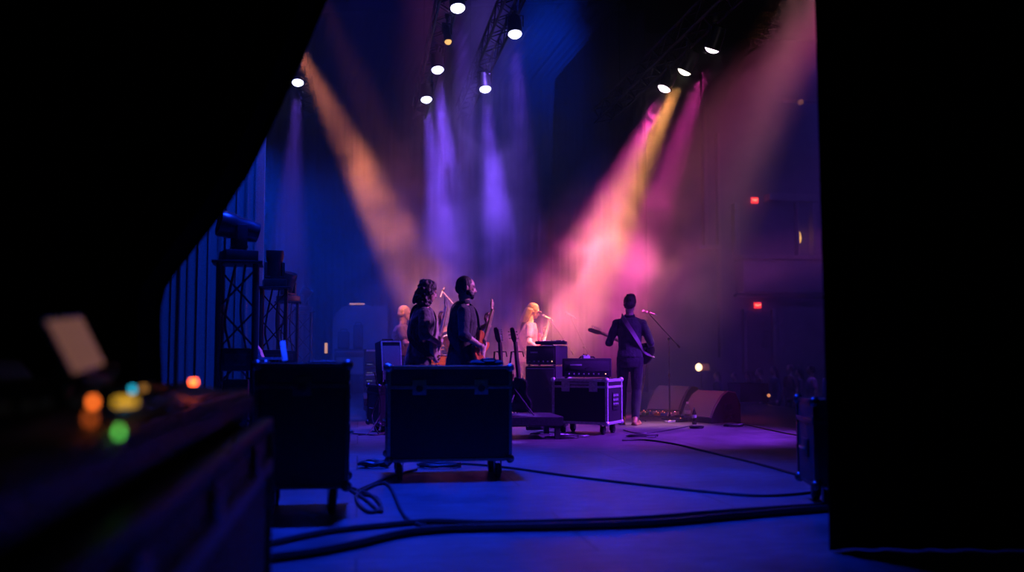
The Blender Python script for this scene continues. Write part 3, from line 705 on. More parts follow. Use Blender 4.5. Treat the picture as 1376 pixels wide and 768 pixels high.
MB().lathe([(0.13, 0.44), (0.165, 0.45), (0.17, 0.49), (0.14, 0.52), (0.001, 0.525)]).build('seat', M_tolex, th)
m = MB(); m.cyl((0, 0, 0.06), (0, 0, 0.44), 0.014); m.build('pole', M_chrome, th); tripod_legs(th, 0.25, 0.25)
# the drummer sits facing the audience side
dl = dpos(533, RY, RZ)
dt, di = person('seated drummer with short fair hair in a grey tee behind the curly haired player', dl, R(-90), sit=0.58, feet=[((-0.24, 0.42), 0.3), ((0.24, 0.44), -0.3)], lean=0.10,
       lw=(-0.12, 0.42, 0.78), rw=(0.18, 0.40, 0.82), lpole=(-0.8, -0.4, -0.5), rpole=(0.8, -0.4, -0.5), hair='crop', hair_m=M_hairfair, top=M_teegrey, sleeve='short', collar=False, hem=0.56,
       lhand=((0.1, 0.85, -0.3), (0.1, -0.3, -1), (0.8, 0.85, 0.9, 0.95), 1), rhand=((-0.1, 0.85, -0.3), (-0.1, -0.3, -1), (0.8, 0.85, 0.9, 0.95), -1), head=(0, R(-8), 0), skin_m=SK_light)
W = pm(dl, R(-90), 1.0)
M_stick = mat('hickory', (0.55, 0.38, 0.2), 0.5, scale=10, stretch=(1, 1, 8))
for i, (a, b) in enumerate((((-0.12, 0.46, 0.745), (0.02, 0.78, 0.74)), ((0.18, 0.44, 0.785), (0.03, 0.76, 0.80)))):
    a, b = V(a), V(b); d = (b - a).normalized()
    o = MB().cap(W @ (a - d * 0.10), W @ (b - d * 0.02), 0.0075, 0.006, 8, 3).cap(W @ (b - d * 0.02), W @ b, 0.004, 0.005, 8, 3).build('drumstick', M_stick)
    tag(o, 'wooden drumstick in the drummer\'s hand %s' % ('farther from the wing' if i == 0 else 'nearer the wing'), 'drumstick')

# ------------------------------------------------------------------ microphones and stands
M_nickel = mat('satin_nickel', (0.80, 0.78, 0.78), 0.4, 0.1, var=0.1)
def microphone(label, tip, tail, group=None, pencil=False):
    tip, tail = V(tip), V(tail); d = (tip - tail).normalized(); L = (tip - tail).length
    t = thing('microphone', label, 'microphone', tail, 0, group); e = d * L
    if pencil:
        MB().cyl((0, 0, 0), e, 0.011, seg=14).build('body', M_nickel, t); MB().cyl(e, e + d * 0.01, 0.010, 0.008, 14).build('grille', M_darkalu, t)
    else:
        MB().cyl((0, 0, 0), e * 0.70, 0.011, 0.018, 16).build('body', M_nickel, t)
        MB().ell(e * 0.84, (0.026, 0.026, 0.026)).build('grille', mat('mic_mesh', (0.6, 0.6, 0.62), 0.4, 0.3, scale=300, bump=0.6), t)
        MB().cyl(e * 0.69, e * 0.75, 0.021, 0.024, 16).build('collar_ring', M_chrome, t)
    MB().cyl(-d * 0.03, d * 0.0, 0.009, seg=10).build('plug', M_chrome, t)
    return t
def boom_stand(label, base, h, joint_tip, joint_tail, round_base=False, m_=None, sc_=1.0):
    m_ = m_ or M_darkalu
    t = thing('microphone_stand', label, 'microphone stand', base)
    B = V(base); a, b = V(joint_tip) - B, V(joint_tail) - B
    MB().cyl((0, 0, 0.02), (0, 0, h * 0.55), 0.0125, seg=12).cyl((0, 0, h * 0.55), (0, 0, h), 0.0085, seg=12).build('pole', m_, t)
    MB().cyl((0, 0, h * 0.53), (0, 0, h * 0.57), 0.018, seg=12).build('clutch', M_black, t)
    MB().ell((0, 0, h), 0.024).box((0, 0, h), (0.03, 0.05, 0.03), bev=0.006).build('joint', M_black, t)
    MB().cyl(b, a, 0.0075, seg=10).build('boom', m_, t)
    MB().cyl(b, b + (b - a).normalized() * 0.06, 0.014, seg=10).build('counterweight', M_black, t)
    MB().cyl(a, a + V((0, 0, 0.03)), 0.009).box(a + V((0, 0, 0.03)), (0.03, 0.03, 0.025), bev=0.006).build('clip', M_black, t)
    if round_base: MB().lathe([(0.13, 0), (0.135, 0.012), (0.10, 0.022), (0.02, 0.032), (0.015, 0.07)]).build('base', M_black, t)
    else: tripod_legs(t, 0.30, 0.22, 0.3, m_)
    return t
# front microphone of the singer
Bs = flo(900, 563); Ys = Bs.y
j = at(899, 455, Ys); tipb = at(872, 421, Ys - 0.05); tail = at(910, 463, Ys + 0.05)
boom_stand('black boom microphone stand rising from the pedalboard in front of the singer', Bs, j.z, tipb, tail, True)
microphone('vocal microphone on the boom stand right at the singer\'s mouth', at(862, 417.5, Ys), at(880, 422, Ys + 0.05))
# second stand behind the amplifier
Y2 = 16.5; B2 = V((at(785, 475, Y2).x, Y2, 0)); 
boom_stand('slim boom microphone stand rising behind the amplifier on the flight case', B2, at(785, 466, Y2).z, at(768, 428, Y2), at(790, 474, Y2), False)
microphone('vocal microphone at the tip of the slim stand behind the amplifier', at(759, 419, Y2), at(772, 426, Y2))
# vocal mic for the fair haired player
Y3 = 16.2; B3 = V((at(760, 475, Y3).x, Y3 + 0.3, 0))
boom_stand('boom microphone stand reaching towards the fair haired player', B3, at(758, 462, Y3).z, at(741, 431, Y3), at(768, 472, Y3), False)
microphone('vocal microphone in front of the fair haired player', at(728, 423, Y3), at(741, 429, Y3))
# overhead pencil microphone over the drums
Y4 = 15.5; B4 = V((at(621, 475, Y4).x, Y4, RZ))
boom_stand('tall boom stand holding the overhead microphone above the cymbals', B4, at(621, 418, Y4).z - RZ, at(595.5, 392, Y4), at(624, 425, Y4), False, M_nickel)
microphone('slender overhead microphone hanging above the cymbals', at(592, 399, Y4), at(597, 386, Y4), None, True)
# ================================================================== cases, amplifiers, towers
M_midalu = mat('mid_aluminium', (0.30, 0.30, 0.33), 0.4, 1.0, scale=40)  # lighter than the dark trim so the lit edge line shows
def flight_case(label, loc, rz, w, d, h, caster=0.13, edge_m=None, body_m=None, lid=0.3, latches=2, group=None, cat='flight case', corner_s=0.035, name='flight_case', edge=0.024, handles=True, legs_in=0.1):
    """w along x, d along y, h overall with casters; origin on the floor under its middle"""
    t = thing(name, label, cat, loc, rz, group); edge_m = edge_m or M_darkalu; body_m = body_m or M_panel
    z0 = caster; H = h - caster; zl = z0 + H * (1 - lid)
    MB().box((0, 0, (z0 + zl) / 2), (w - 0.012, d - 0.012, zl - z0 - 0.004), bev=0.004).build('body', body_m, t)
    MB().box((0, 0, (zl + h) / 2), (w - 0.012, d - 0.012, h - zl - 0.004), bev=0.004).build('lid', body_m, t)
    e = edge
    m = MB()
    for sx in (-1, 1):
        for sy in (-1, 1): m.box((sx * (w / 2 - e / 2 + 0.002), sy * (d / 2 - e / 2 + 0.002), (z0 + h) / 2), (e, e, H), bev=0.003)
    for z in (z0 + e / 2 - 0.002, h - e / 2 + 0.002):
        for s in (-1, 1):
            m.box((0, s * (d / 2 - e / 2 + 0.002), z), (w, e, e), bev=0.003); m.box((s * (w / 2 - e / 2 + 0.002), 0, z), (e, d, e), bev=0.003)
    m.build('edge_trim', edge_m, t)
    m = MB()
    for s in (-1, 1):
        m.box((0, s * (d / 2 + 0.001), zl), (w, 0.008, 0.028), bev=0.002); m.box((s * (w / 2 + 0.001), 0, zl), (0.008, d, 0.028), bev=0.002)
    m.build('lid_trim', edge_m, t)
    for sx in (-1, 1):
        for sy in (-1, 1):
            for z in (z0, h):
                s = -1 if z == z0 else 1
                MB().ell((sx * (w / 2 - 0.012), sy * (d / 2 - 0.012), z - s * 0.012), corner_s, None, 12, 8).build('corner', edge_m, t)
    for k in range(latches):
        x = -w / 2 + w * (k + 0.5) / latches if latches > 1 else 0
        m = MB().box((x, -d / 2 - 0.004, zl), (0.11, 0.010, 0.12), bev=0.004); la = m.build('latch', M_darkalu if edge_m is M_darkalu else edge_m, t)
        MB().lathe([(0.028, 0), (0.028, 0.010), (0.016, 0.014)], seg=16).xform(Matrix.Translation((x, -d / 2 - 0.009, zl - 0.01)) @ Matrix.Rotation(R(90), 4, 'X')).box((x, -d / 2 - 0.024, zl - 0.01), (0.04, 0.004, 0.012)).build('latch_knob', M_black if edge_m is not M_alu else M_alu, la)
    if handles:
        for s in (-1, 1):
            x = s * (w / 2 + 0.003)
            ha = MB().box((x, 0, z0 + H * 0.42), (0.008, 0.17, 0.12), bev=0.003).build('handle', M_black, t)
            MB().tube([(x + s * 0.006, -0.055, z0 + H * 0.42), (x + s * 0.022, -0.05, z0 + H * 0.42), (x + s * 0.022, 0.05, z0 + H * 0.42), (x + s * 0.006, 0.055, z0 + H * 0.42)], 0.008, 8).build('grip', M_chrome, ha)
    if caster:
        for sx in (-1, 1):
            for sy in (-1, 1):
                x, y = sx * (w / 2 - legs_in), sy * (d / 2 - legs_in); r = caster * 0.40
                cs = MB().box((x, y, caster - 0.006), (0.10, 0.09, 0.010), bev=0.002).box((x - 0.026, y, caster * 0.62), (0.005, 0.06, caster * 0.72), bev=0.002).box((x + 0.026, y, caster * 0.62), (0.005, 0.06, caster * 0.72), bev=0.002).build('caster', M_darkalu, t)
                MB().lathe([(r * 0.4, -0.021), (r * 0.95, -0.019), (r, -0.012), (r, 0.012), (r * 0.95, 0.019), (r * 0.4, 0.021)], seg=20).xform(Matrix.Translation((x, y + 0.012, r)) @ Matrix.Rotation(R(90), 4, 'Y')).build('wheel', M_rubber, cs)
    return t
# big front case
Yc = 8.05
fc = V((at(601, 475, Yc).x, Yc, 0))
flight_case('widest black road case on casters with a flat bag lying on its lid', fc, STAGE, 0.99, 0.6, 0.90, 0.15, lid=0.22, edge_m=M_midalu, cat='road case')
# tall case beside the console
flight_case('tall narrow black road case standing between the console and the widest case', V((at(410, 475, 6.3).x, 6.3, 0)), STAGE, 0.575, 0.56, 0.94, 0.17, lid=0.18, latches=1, cat='road case')
# half hidden case
rc = V((at(1126, 475, 6.55).x, 6.55, 0))
flight_case('half hidden road case at the edge of the black leg curtain', rc, R(-4), 0.46, 0.5, 0.70, 0.14, lid=0.25, latches=1, cat='road case')
o = thing('monitor_speaker', 'small black box sitting on the half hidden road case', 'speaker', (rc.x + 0.03, rc.y, 0.705), R(-4))
MB().box((0, 0, 0.065), (0.22, 0.24, 0.13), bev=0.012).build('cabinet', M_tolex, o); MB().box((0, -0.122, 0.065), (0.19, 0.008, 0.10), bev=0.003).build('grille', M_grille, o)
MB().box((-0.05, -0.262, 0.36), (0.16, 0.004, 0.14)).build('label_plate', M_darkalu, [x for x in bpy.data.objects if x.name.startswith('flight_case')][-1])
# flight case with shiny trim carrying the amplifier
fy = 12.35; fcl = V((at(789, 475, fy).x, fy, 0)); FA = R(-27)
shiny = flight_case('aluminium edged flight case on casters beside the singer', fcl, FA, 0.745, 0.52, 0.685, 0.13, edge_m=M_alu, lid=0.17, latches=2, corner_s=0.034, edge=0.034)
pl = MB().box((0.375, 0.02, 0.43), (0.006, 0.20, 0.19), bev=0.002).build('label_plate', M_black, shiny, 35, 'square sticker with pale marks')
for i in range(3):
    for j_ in range(3): MB().box((0.379, -0.045 + 0.062 * i, 0.375 + 0.055 * j_), (0.003, 0.042, 0.030)).build('sticker_mark', mat('sticker_print', (0.28, 0.27, 0.3), 0.6, var=0.6, scale=90), pl)
MB().box((0.0, -0.264, 0.63), (0.30, 0.004, 0.03)).build('tape_strip', M_plate, shiny)
def amp_head(label, loc, rz, w, d, h, knobs=6, logo=True, rows=1, lights=True, name='amplifier'):
    t = thing(name, label, 'amplifier', loc, rz)
    MB().box((0, 0, h / 2 + 0.012), (w, d, h - 0.012), bev=0.014).build('cabinet', M_tolex, t)
    MB().box((0, -d / 2 - 0.001, h * 0.62), (w * 0.90, 0.010, h * 0.50), bev=0.003).build('grille', M_grille, t)
    pn = MB().box((0, -d / 2 - 0.001, h * 0.23), (w * 0.90, 0.012, h * 0.26), bev=0.003).build('control_panel', M_darkalu, t)
    for i in range(knobs):
        MB().cyl((-w * 0.36 + w * 0.6 * i / max(1, knobs - 1), -d / 2 - 0.006, h * 0.23), (-w * 0.36 + w * 0.6 * i / max(1, knobs - 1), -d / 2 - 0.024, h * 0.23), 0.010, 0.008, 12).build('knob', M_alu, pn)
    if lights: MB().ell((w * 0.38, -d / 2 - 0.008, h * 0.23), 0.007, None, 10, 6).build('pilot_light', glow('pilot', (1, 0.5, 0.2), 3.0), pn)
    if logo: MB().box((-w * 0.22, -d / 2 - 0.008, h * 0.68), (w * 0.24, 0.004, h * 0.08), bev=0.001).build('badge', M_plate, t)
    for s in (-1, 1):
        for q in (-1, 1): MB().cyl((s * w * 0.42, q * d * 0.4, 0), (s * w * 0.42, q * d * 0.4, 0.014), 0.018).build('rubber_foot', M_rubber, t)
    MB().tube([(-0.10, 0, h), (-0.085, 0, h + 0.022), (0.085, 0, h + 0.022), (0.10, 0, h)], 0.010, 8).build('handle', M_rubber, t)
    return t
amp_head('black amplifier head standing on the aluminium edged flight case', (fcl.x + 0.0, fcl.y + 0.02, 0.692), R(-6), 0.62, 0.30, 0.245, 7)
# little pedal on the amplifier
def pedal(label, loc, rz, m, w=0.075, d=0.12, h=0.045, group=None, name='effects_pedal'):
    t = thing(name, label, 'effects pedal', loc, rz, group)
    MB().rings([[V((x * w / 2, y * d / 2, z)) for x, y in ((-1, -1), (1, -1), (1, 1), (-1, 1))] for z in (0, )] + [[V((x * w / 2 * 0.98, -d / 2 * 0.98, h * 0.7)) if y < 0 else V((x * w / 2 * 0.98, d / 2 * 0.98, h)) for x, y in ((-1, -1), (1, -1), (1, 1), (-1, 1))]]).build('housing', m, t, 20)
    MB().lathe([(0.012, 0), (0.012, 0.006), (0.008, 0.014), (0.001, 0.015)], (0, -d * 0.28, h * 0.78), seg=12).build('footswitch', M_chrome, t)
    for x in (-0.5, 0, 0.5): MB().cyl((x * w * 0.55, d * 0.25, h * 0.9), (x * w * 0.55, d * 0.25, h + 0.013), 0.008, 0.007, 10).build('knob', M_black, t)
    MB().ell((0, d * 0.05, h * 0.88 + 0.004), 0.004, None, 8, 6).build('indicator', glow('pedal_led', (1, 0.2, 0.15), 4), t)
    return t
pedal('little pale tuner standing on top of the amplifier head by the singer', (fcl.x - 0.02, fcl.y - 0.06, 0.9372), R(20), M_plate, 0.09, 0.06, 0.05, name='tuner_pedal')
# speaker stack behind: cabinet, head, mixer on top
sy = 13.4; sl = V((at(735, 475, sy).x, sy, 0)); SA = R(-27)
t = thing('speaker_cabinet', 'tall black bass speaker cabinet under the labelled amplifier', 'speaker', sl, SA)
MB().box((0, 0, 0.42), (0.46, 0.42, 0.82), bev=0.012).build('cabinet', M_tolex, t)
MB().box((0, -0.212, 0.42), (0.42, 0.010, 0.76), bev=0.004).build('grille', M_grille, t)
for z in (0.24, 0.60): MB().box((0.232, 0, z), (0.006, 0.14, 0.09), bev=0.002).build('handle', M_black, t)
for s in (-1, 1):
    for q in (-1, 1): MB().cyl((s * 0.19, q * 0.17, 0), (s * 0.19, q * 0.17, 0.02), 0.022).build('rubber_foot', M_rubber, t)
MB().box((0, -0.219, 0.80), (0.40, 0.004, 0.012)).build('trim_strip', M_alu, t)
amp_head('black amplifier with small pale badge stacked on the tall speaker cabinet', (sl.x, sl.y, 0.835), SA, 0.45, 0.40, 0.27, 5)
t = thing('mixer', 'flat little mixer lying on top of the stacked amplifier', 'mixer', (sl.x + 0.06, sl.y - 0.02, 1.13), R(-8))
MB().box((0, 0, 0.022), (0.42, 0.26, 0.044), bev=0.008).build('body', M_black, t)
for i in range(8): MB().cyl((-0.17 + 0.045 * i, -0.04, 0.044), (-0.17 + 0.045 * i, -0.04, 0.058), 0.009, 0.008, 10).build('knob', M_alu if i % 2 else M_darkalu, t)
MB().box((0.10, 0.07, 0.050), (0.15, 0.06, 0.012), bev=0.004).build('meter', M_blackgloss, t)
# low platform with guitar stands
gp = V((at(692, 475, 11.75).x, 11.75, 0)); GZ = 0.265
t = thing('low_platform', 'low dark carpeted platform carrying the two guitars on stands', 'platform', gp, STAGE)
MB().box((0, 0, GZ - 0.055), (1.02, 0.8, 0.11), bev=0.006).build('deck', M_riser, t)
MB().box((0, -0.402, GZ - 0.055), (1.02, 0.006, 0.085)).build('edge_trim', M_darkalu, t)
for x in (-0.45, 0.45):
    for y in (-0.34, 0.34): MB().box((x, y, (GZ - 0.11) / 2), (0.06, 0.06, GZ - 0.11)).build('leg', M_black, t)
def guitar_on_stand(px, Y, topy, lab_s, lab_g, bm, outline, rz, zbase, tiltx=-11):
    """stand and guitar leaning back on it; topy = pixel height of the headstock tip"""
    b = V((at(px, 475, Y).x, Y, zbase))
    t = thing('guitar_stand', lab_s, 'guitar stand', b, rz)
    hgt = 0.62
    MB().tube([(-0.05, -0.0, 0.70), (-0.05, 0.03, 0.76), (0.0, 0.035, 0.76)], 0.008, 6).tube([(0.05, 0.0, 0.70), (0.05, 0.03, 0.76), (0.0, 0.035, 0.76)], 0.008, 6).build('neck_yoke', M_rubber, t)
    MB().tube([(0.10, 0.16, 0.10), (0.10, 0.035, 0.76), (0.05, 0.035, 0.76)], 0.012, 8).build('pole', M_black, t)
    for x in (-1, 1):
        MB().tube([(0, 0.13, 0.32), (x * 0.20, 0.02, 0.012)], 0.010, 6).build('leg', M_black, t)
        MB().tube([(x * 0.11, 0.06, 0.10), (x * 0.11, -0.05, 0.035), (x * 0.11, -0.06, 0.07)], 0.009, 6).build('cradle_arm', M_rubber, t)
    MB().tube([(0, 0.15, 0.25), (0, 0.34, 0.012)], 0.010, 6).build('leg', M_black, t)
    L = 0.215
    # guitar frame: x up along the neck, z towards the front
    d = V((0, math.sin(R(-tiltx)), math.cos(R(-tiltx)))); f = V((0, -math.cos(R(-tiltx)), math.sin(R(-tiltx))))
    c = V((0, 0.0, 0.05)) + d * L + f * 0.03
    G = hold_matrix(None, c, d, f)
    return guitar('electric_guitar', lab_g, bm, outline, pm(b, rz, 1.0) @ G, neck=0.45, heads='three' if outline is SINGLECUT else 'six', neck_m=mat('dark_neck', (0.07, 0.04, 0.03), 0.4), guard=False, board=mat('rosewood', (0.06, 0.03, 0.02), 0.5, scale=10, stretch=(1, 14, 14)))
guitar_on_stand(699, 11.55, 447, 'black guitar stand nearer the stacked amplifier on the low platform', 'black electric guitar leaning on its stand next to the stacked amplifier', BLKB, SINGLECUT, R(150), GZ)
guitar_on_stand(676, 12.0, 455, 'black guitar stand on the low platform, mostly behind the widest road case', 'dark electric guitar with neck showing over the widest road case', mat('dark_wine_body', (0.06, 0.012, 0.012), 0.25), DOUBLECUT, R(160), GZ - 0.0)
# gear left of the players: guitar combo leaning in its case and a small rack
cy_ = 12.6; cl = V((at(522, 475, cy_).x, cy_, 0))
t = thing('combo_amplifier', 'slanted silver edged guitar combo beside the drummer', 'amplifier', (cl.x, cl.y, 0.60), R(28))
CT = Matrix.Rotation(R(-8), 4, 'X')
MB().box((0, 0, 0.30), (0.27, 0.24, 0.52), CT, 0.014).xform(Matrix.Identity(4)).build('cabinet', M_tolex, t)
MB().box((0, -0.128, 0.285), (0.23, 0.012, 0.44), CT, 0.004).build('grille', M_greygrille, t)
m = MB(); 
for s in (-1, 1): m.box((s * 0.128, -0.118, 0.30), (0.018, 0.022, 0.52), CT, 0.004)
m.box((0, -0.082, 0.555), (0.27, 0.022, 0.018), CT, 0.004); m.build('edge_trim', M_alu, t)
MB().tube([(-0.08, 0.04, 0.56), (-0.07, 0.04, 0.585), (0.07, 0.04, 0.585), (0.08, 0.04, 0.56)], 0.009, 8).build('handle', M_rubber, t)
MB().box((0, 0.03, 0.02), (0.25, 0.2, 0.04)).build('base', M_black, t)
flight_case('small road case under the slanted guitar combo', (cl.x, cl.y + 0.02, 0), R(28), 0.42, 0.44, 0.598, 0.10, edge_m=M_darkalu, latches=1, cat='road case', lid=0.2)
ry_ = 18.6; rl = V((at(501, 475, ry_).x, ry_, 0))
t = thing('equipment_rack', 'short dark equipment rack far behind the slanted guitar combo', 'rack', rl, R(10))
MB().box((0, 0, 0.55), (0.34, 0.42, 1.08), bev=0.01).build('housing', M_black, t)
for z, mm in ((1.06, M_alu), (0.60, M_alu)):
    MB().box((0.02, -0.215, z), (0.30, 0.012, 0.035), bev=0.003).build('rail', mm, t)
for k in range(5): 
    u = MB().box((0, -0.214, 0.18 + 0.155 * k), (0.30, 0.010, 0.12), bev=0.003).build('rack_unit', M_blackgloss, t)
    for i in range(3): MB().ell((-0.1 + 0.035 * i, -0.221, 0.18 + 0.155 * k), 0.006, None, 8, 6).build('indicator', glow('rack_led', (0.7, 0.8, 1.0), 0.5), u)
o = thing('stage_box', 'low stage box with plugs in front of the equipment rack', 'stage box', V((at(500, 475, 17.4).x, 17.4, 0)), R(12))
MB().box((0, 0, 0.13), (0.28, 0.25, 0.26), bev=0.01).build('housing', M_black, o)
for i in range(6): MB().cyl((-0.09 + 0.06 * (i % 3) + 0.03, -0.126, 0.09 + 0.08 * (i // 3)), (-0.09 + 0.06 * (i % 3) + 0.03, -0.15, 0.09 + 0.08 * (i // 3)), 0.012, seg=10).build('socket', M_chrome, o)
# desk far at the left with cases, seen against a pale panel
dy = 20.0; dl_ = V((at(470, 475, dy).x, dy, 0))
t = thing('rolling_rack_table', 'dark framed work table far behind the tall road case', 'table', dl_, STAGE)
for z in (0.56, 1.08): MB().box((0, 0, z), (0.62, 0.5, 0.035)).build('shelf', M_panel, t)
for x in (-0.29, 0.29):
    for y in (-0.22, 0.22): MB().box((x, y, 0.54), (0.035, 0.035, 1.08)).build('leg', M_darkalu, t)
MB().box((0, -0.25, 0.98), (0.62, 0.01, 0.10), bev=0.002).build('rail', M_darkalu, t)
MB().box((0, -0.24, 0.58), (0.62, 0.02, 0.03)).build('edge_trim', M_darkalu, t)
for i, (dx, wd, hh) in enumerate(((-0.13, 0.24, 0.36), (0.17, 0.2, 0.50))):  # plain boxes standing in for two dark outlines on the table
    b = thing('upright_box' if i else 'squat_box', ('taller dark upright box on the far work table' if i else 'squat dark box on the far work table'), 'equipment box', (dl_.x + dx, dl_.y, 1.10), STAGE)
    MB().box((0, 0, hh / 2), (wd, 0.22, hh), bev=0.03).build('cabinet', M_tolex, b)
    MB().box((0, -0.112, hh / 2), (wd * 0.85, 0.008, hh * 0.8), bev=0.003).build('grille', M_grille, b)
    MB().tube([(-wd * 0.3, 0, hh - 0.01), (-wd * 0.25, 0, hh + 0.05), (wd * 0.25, 0, hh + 0.05), (wd * 0.3, 0, hh - 0.01)], 0.012, 8).build('handle', M_black, b)
lp = thing('lantern', 'tiny warm glowing lantern beside the far work table', 'lamp', (at(438, 475, 19.6).x, 19.6, 0), 0)
MB().cyl((0, 0, 0), (0, 0, 1.0), 0.02).cyl((0, 0, 0), (0, 0, 0.03), 0.15).build('stand', M_black, lp)
MB().cyl((0, 0, 1.0), (0, 0, 1.22), 0.03, 0.03).build('bulb', glow('lantern_glow', (1.0, 0.45, 0.18), 0.7), lp)
MB().lathe([(0.05, 1.0), (0.055, 1.01), (0.01, 1.0)]).build('base', M_black, lp)
# pale scenery panel with a cut corner, lit warm along its top edge
py_ = 21.2
pn = [(447, 437), (452, 420), (462, 410.5), (521, 411), (521, 505), (447, 505)]
P0 = at(484, 475, py_)
ol = [((at(a, b, py_).x - P0.x), at(a, b, py_).z) for a, b in pn]
t = thing('scenery_panel', 'pale standing scenery panel with cut off corner behind the far work table', 'panel', (P0.x, py_, 0), 0)
MB().prism(ol, -0.03, 0.03, Matrix.Rotation(R(90), 4, 'X'), 0.005).build('board', mat('scenery_paint', (0.15, 0.13, 0.125), 0.8, scale=4), t)
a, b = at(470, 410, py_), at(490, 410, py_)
MB().box(((a.x + b.x) / 2 - P0.x, -0.02, a.z + 0.03), (b.x - a.x, 0.06, 0.035), bev=0.008).build('glowing_rim', glow('rim_glow', (1.0, 0.42, 0.22), 0.55), t)  # warm light on the panel's top edge, put in as an emissive strip
MB().tube([(-0.3, 0.03, 0.9), (-0.3, 0.6, 0.01)], 0.02, 6).build('brace', M_black, t); MB().tube([(0.3, 0.03, 0.9), (0.3, 0.6, 0.01)], 0.02, 6).build('brace', M_black, t)

# ------------------------------------------------------------------ light towers
def tower(label, hl, px, Y, htop, tilt, yaw, s=1.0, full=True):
    b = V((at(px, 475, Y).x, Y, 0)); H = htop - 0.40 * s
    t = thing('lighting_tower', label, 'tower', b, STAGE + R(4), None)
    w = 0.29 * s
    MB().box((0, 0, 0.012), (0.5, 0.5, 0.024), bev=0.004).build('base_plate', M_black, t)
    for sx in (-1, 1):
        for sy in (-1, 1): MB().cyl((sx * w / 2, sy * w / 2, 0.024), (sx * w / 2, sy * w / 2, H), 0.025, seg=10).build('upright', M_fix2, t)
    n = int(H / 0.33); m = MB()
    for i in range(n):
        z0, z1 = 0.05 + (H - 0.1) * i / n, 0.05 + (H - 0.1) * (i + 1) / n
        for (a, c) in (((-1, -1), (1, -1)), ((1, -1), (1, 1)), ((1, 1), (-1, 1)), ((-1, 1), (-1, -1))):
            if i % 2: a, c = c, a
            m.cyl((a[0] * w / 2, a[1] * w / 2, z0), (c[0] * w / 2, c[1] * w / 2, z1), 0.010, seg=6)
    m.build('lacing', M_fix2, t)
    MB().box((0, 0, H + 0.012), (w + 0.12, w + 0.12, 0.024), bev=0.004).build('top_plate', M_fix2, t)
    if full:
        for (z, wd, dd, hh, oy) in ((0.95, 0.26, 0.2, 0.2, -0.06), (H * 0.32, 0.22, 0.24, 0.42, 0.0)):
            bx = MB().box((0.0, oy, z), (wd, dd, hh), bev=0.02).build('dimmer_box', M_fixgloss, t); MB().box((0, oy - dd / 2 - 0.004, z), (wd * 0.7, 0.006, hh * 0.5), bev=0.002).build('face_plate', M_darkalu, bx)
        MB().tube(spline([(-0.10, -0.08, 0.1), (-0.09, -0.10, 0.6), (-0.05, -0.1, 1.0), (-0.10, -0.08, 1.3), (-0.02, -0.05, H)], 6), 0.012, 6).build('cable', M_cable, t)
        MB().tube(spline([(0.10, -0.02, 0.05), (0.07, -0.10, 0.5), (0.10, -0.06, 0.9), (0.03, -0.1, 1.35), (0.06, -0.05, H)], 6), 0.010, 6).build('cable', M_cable, t)
    # moving head resting on the top plate
    h = thing('moving_head_light', hl, 'moving light', (b.x, b.y, H + 0.024), STAGE + yaw, None)
    MB().box((0, 0, 0.05 * s), (0.27 * s, 0.27 * s, 0.09 * s), bev=0.012).build('base', M_fixgloss, h)
    MB().cyl((0, 0, 0.09 * s), (0, 0, 0.12 * s), 0.07 * s).build('swivel', M_black, h)
    m = MB()
    for sx in (-1, 1): m.box((sx * 0.105 * s, 0, 0.21 * s), (0.035 * s, 0.09 * s, 0.20 * s), bev=0.012)
    m.box((0, 0, 0.125 * s), (0.24 * s, 0.10 * s, 0.03 * s), bev=0.01); m.build('yoke', M_fixgloss, h)
    Q = Matrix.Translation((0, 0, 0.29 * s)) @ Matrix.Rotation(tilt, 4, 'X')
    hb = MB().lathe([(0.05, -0.17), (0.082, -0.16), (0.094, -0.09), (0.094, 0.02), (0.108, 0.06), (0.112, 0.15), (0.108, 0.17), (0.098, 0.17), (0.094, 0.155), (0.001, 0.15)], seg=24).xform(Matrix.Scale(s, 4)).xform(Q).build('head', M_fixgloss, h)
    MB().lathe([(0.092, 0.158), (0.06, 0.168), (0.001, 0.172)], seg=24).xform(Matrix.Scale(s, 4)).xform(Q).build('lens', mat('fixture_glass', (0.03, 0.03, 0.04), 0.08), hb)
    return t
M_fix2 = mat('tower_black_tube', (0.03, 0.03, 0.034), 0.4, 0.3)
M_fixgloss = mat('fixture_plastic', (0.022, 0.022, 0.025), 0.32)
tower('black box truss light tower nearest the console', 'moving head light tipped sideways on the nearest tower', 318, 8.5, 2.20, R(78), R(-70), 1.05)
tower('black light tower second from the console', 'moving head light pointing straight up on the second tower', 367, 12.0, 2.20, R(6), R(10), 1.0)
tower('black light tower third from the console', 'moving head light on the third tower', 386, 15.2, 2.19, R(20), R(40), 1.0)
tower('black light tower fourth and farthest from the console', 'moving head light on the fourth and farthest tower', 407, 18.3, 2.17, R(30), R(70), 1.0, False)
# odds on the tall case and behind it: pale sheet standing up, dark low shelf, notes
tc = V((at(410, 475, 6.25).x, 6.25, 0.94))
o = thing('clipboard', 'pale narrow card leaning upright on the tall narrow road case', 'card', (at(378, 475, 6.3).x, 6.36, 0.944), R(10))
MB().box((0, 0.03, 0.075), (0.034, 0.006, 0.19), E((R(-46), R(-12), 0)), 0.001).build('card', M_white, o)
MB().box((0.0, 0.02, 0.006), (0.07, 0.06, 0.012), bev=0.003).build('base', M_black, o)
o = tag(MB().box((0, 0, 0.006), (0.16, 0.11, 0.012), bev=0.004).build('notebook', M_plate), 'flat notebook lying on the tall narrow road case', 'notebook'); o.location = (at(432, 475, 6.2).x, 6.2, 0.944); o.rotation_euler = (0, 0, R(20))
o = thing('supply_cart', 'low dark cart with clutter between the first two light towers', 'cart', V((at(357, 475, 9.6).x, 9.6, 0)), STAGE)
for z in (0.35, 0.93): MB().box((0, 0, z), (0.34, 0.4, 0.03), bev=0.004).build('shelf', M_panel, o)
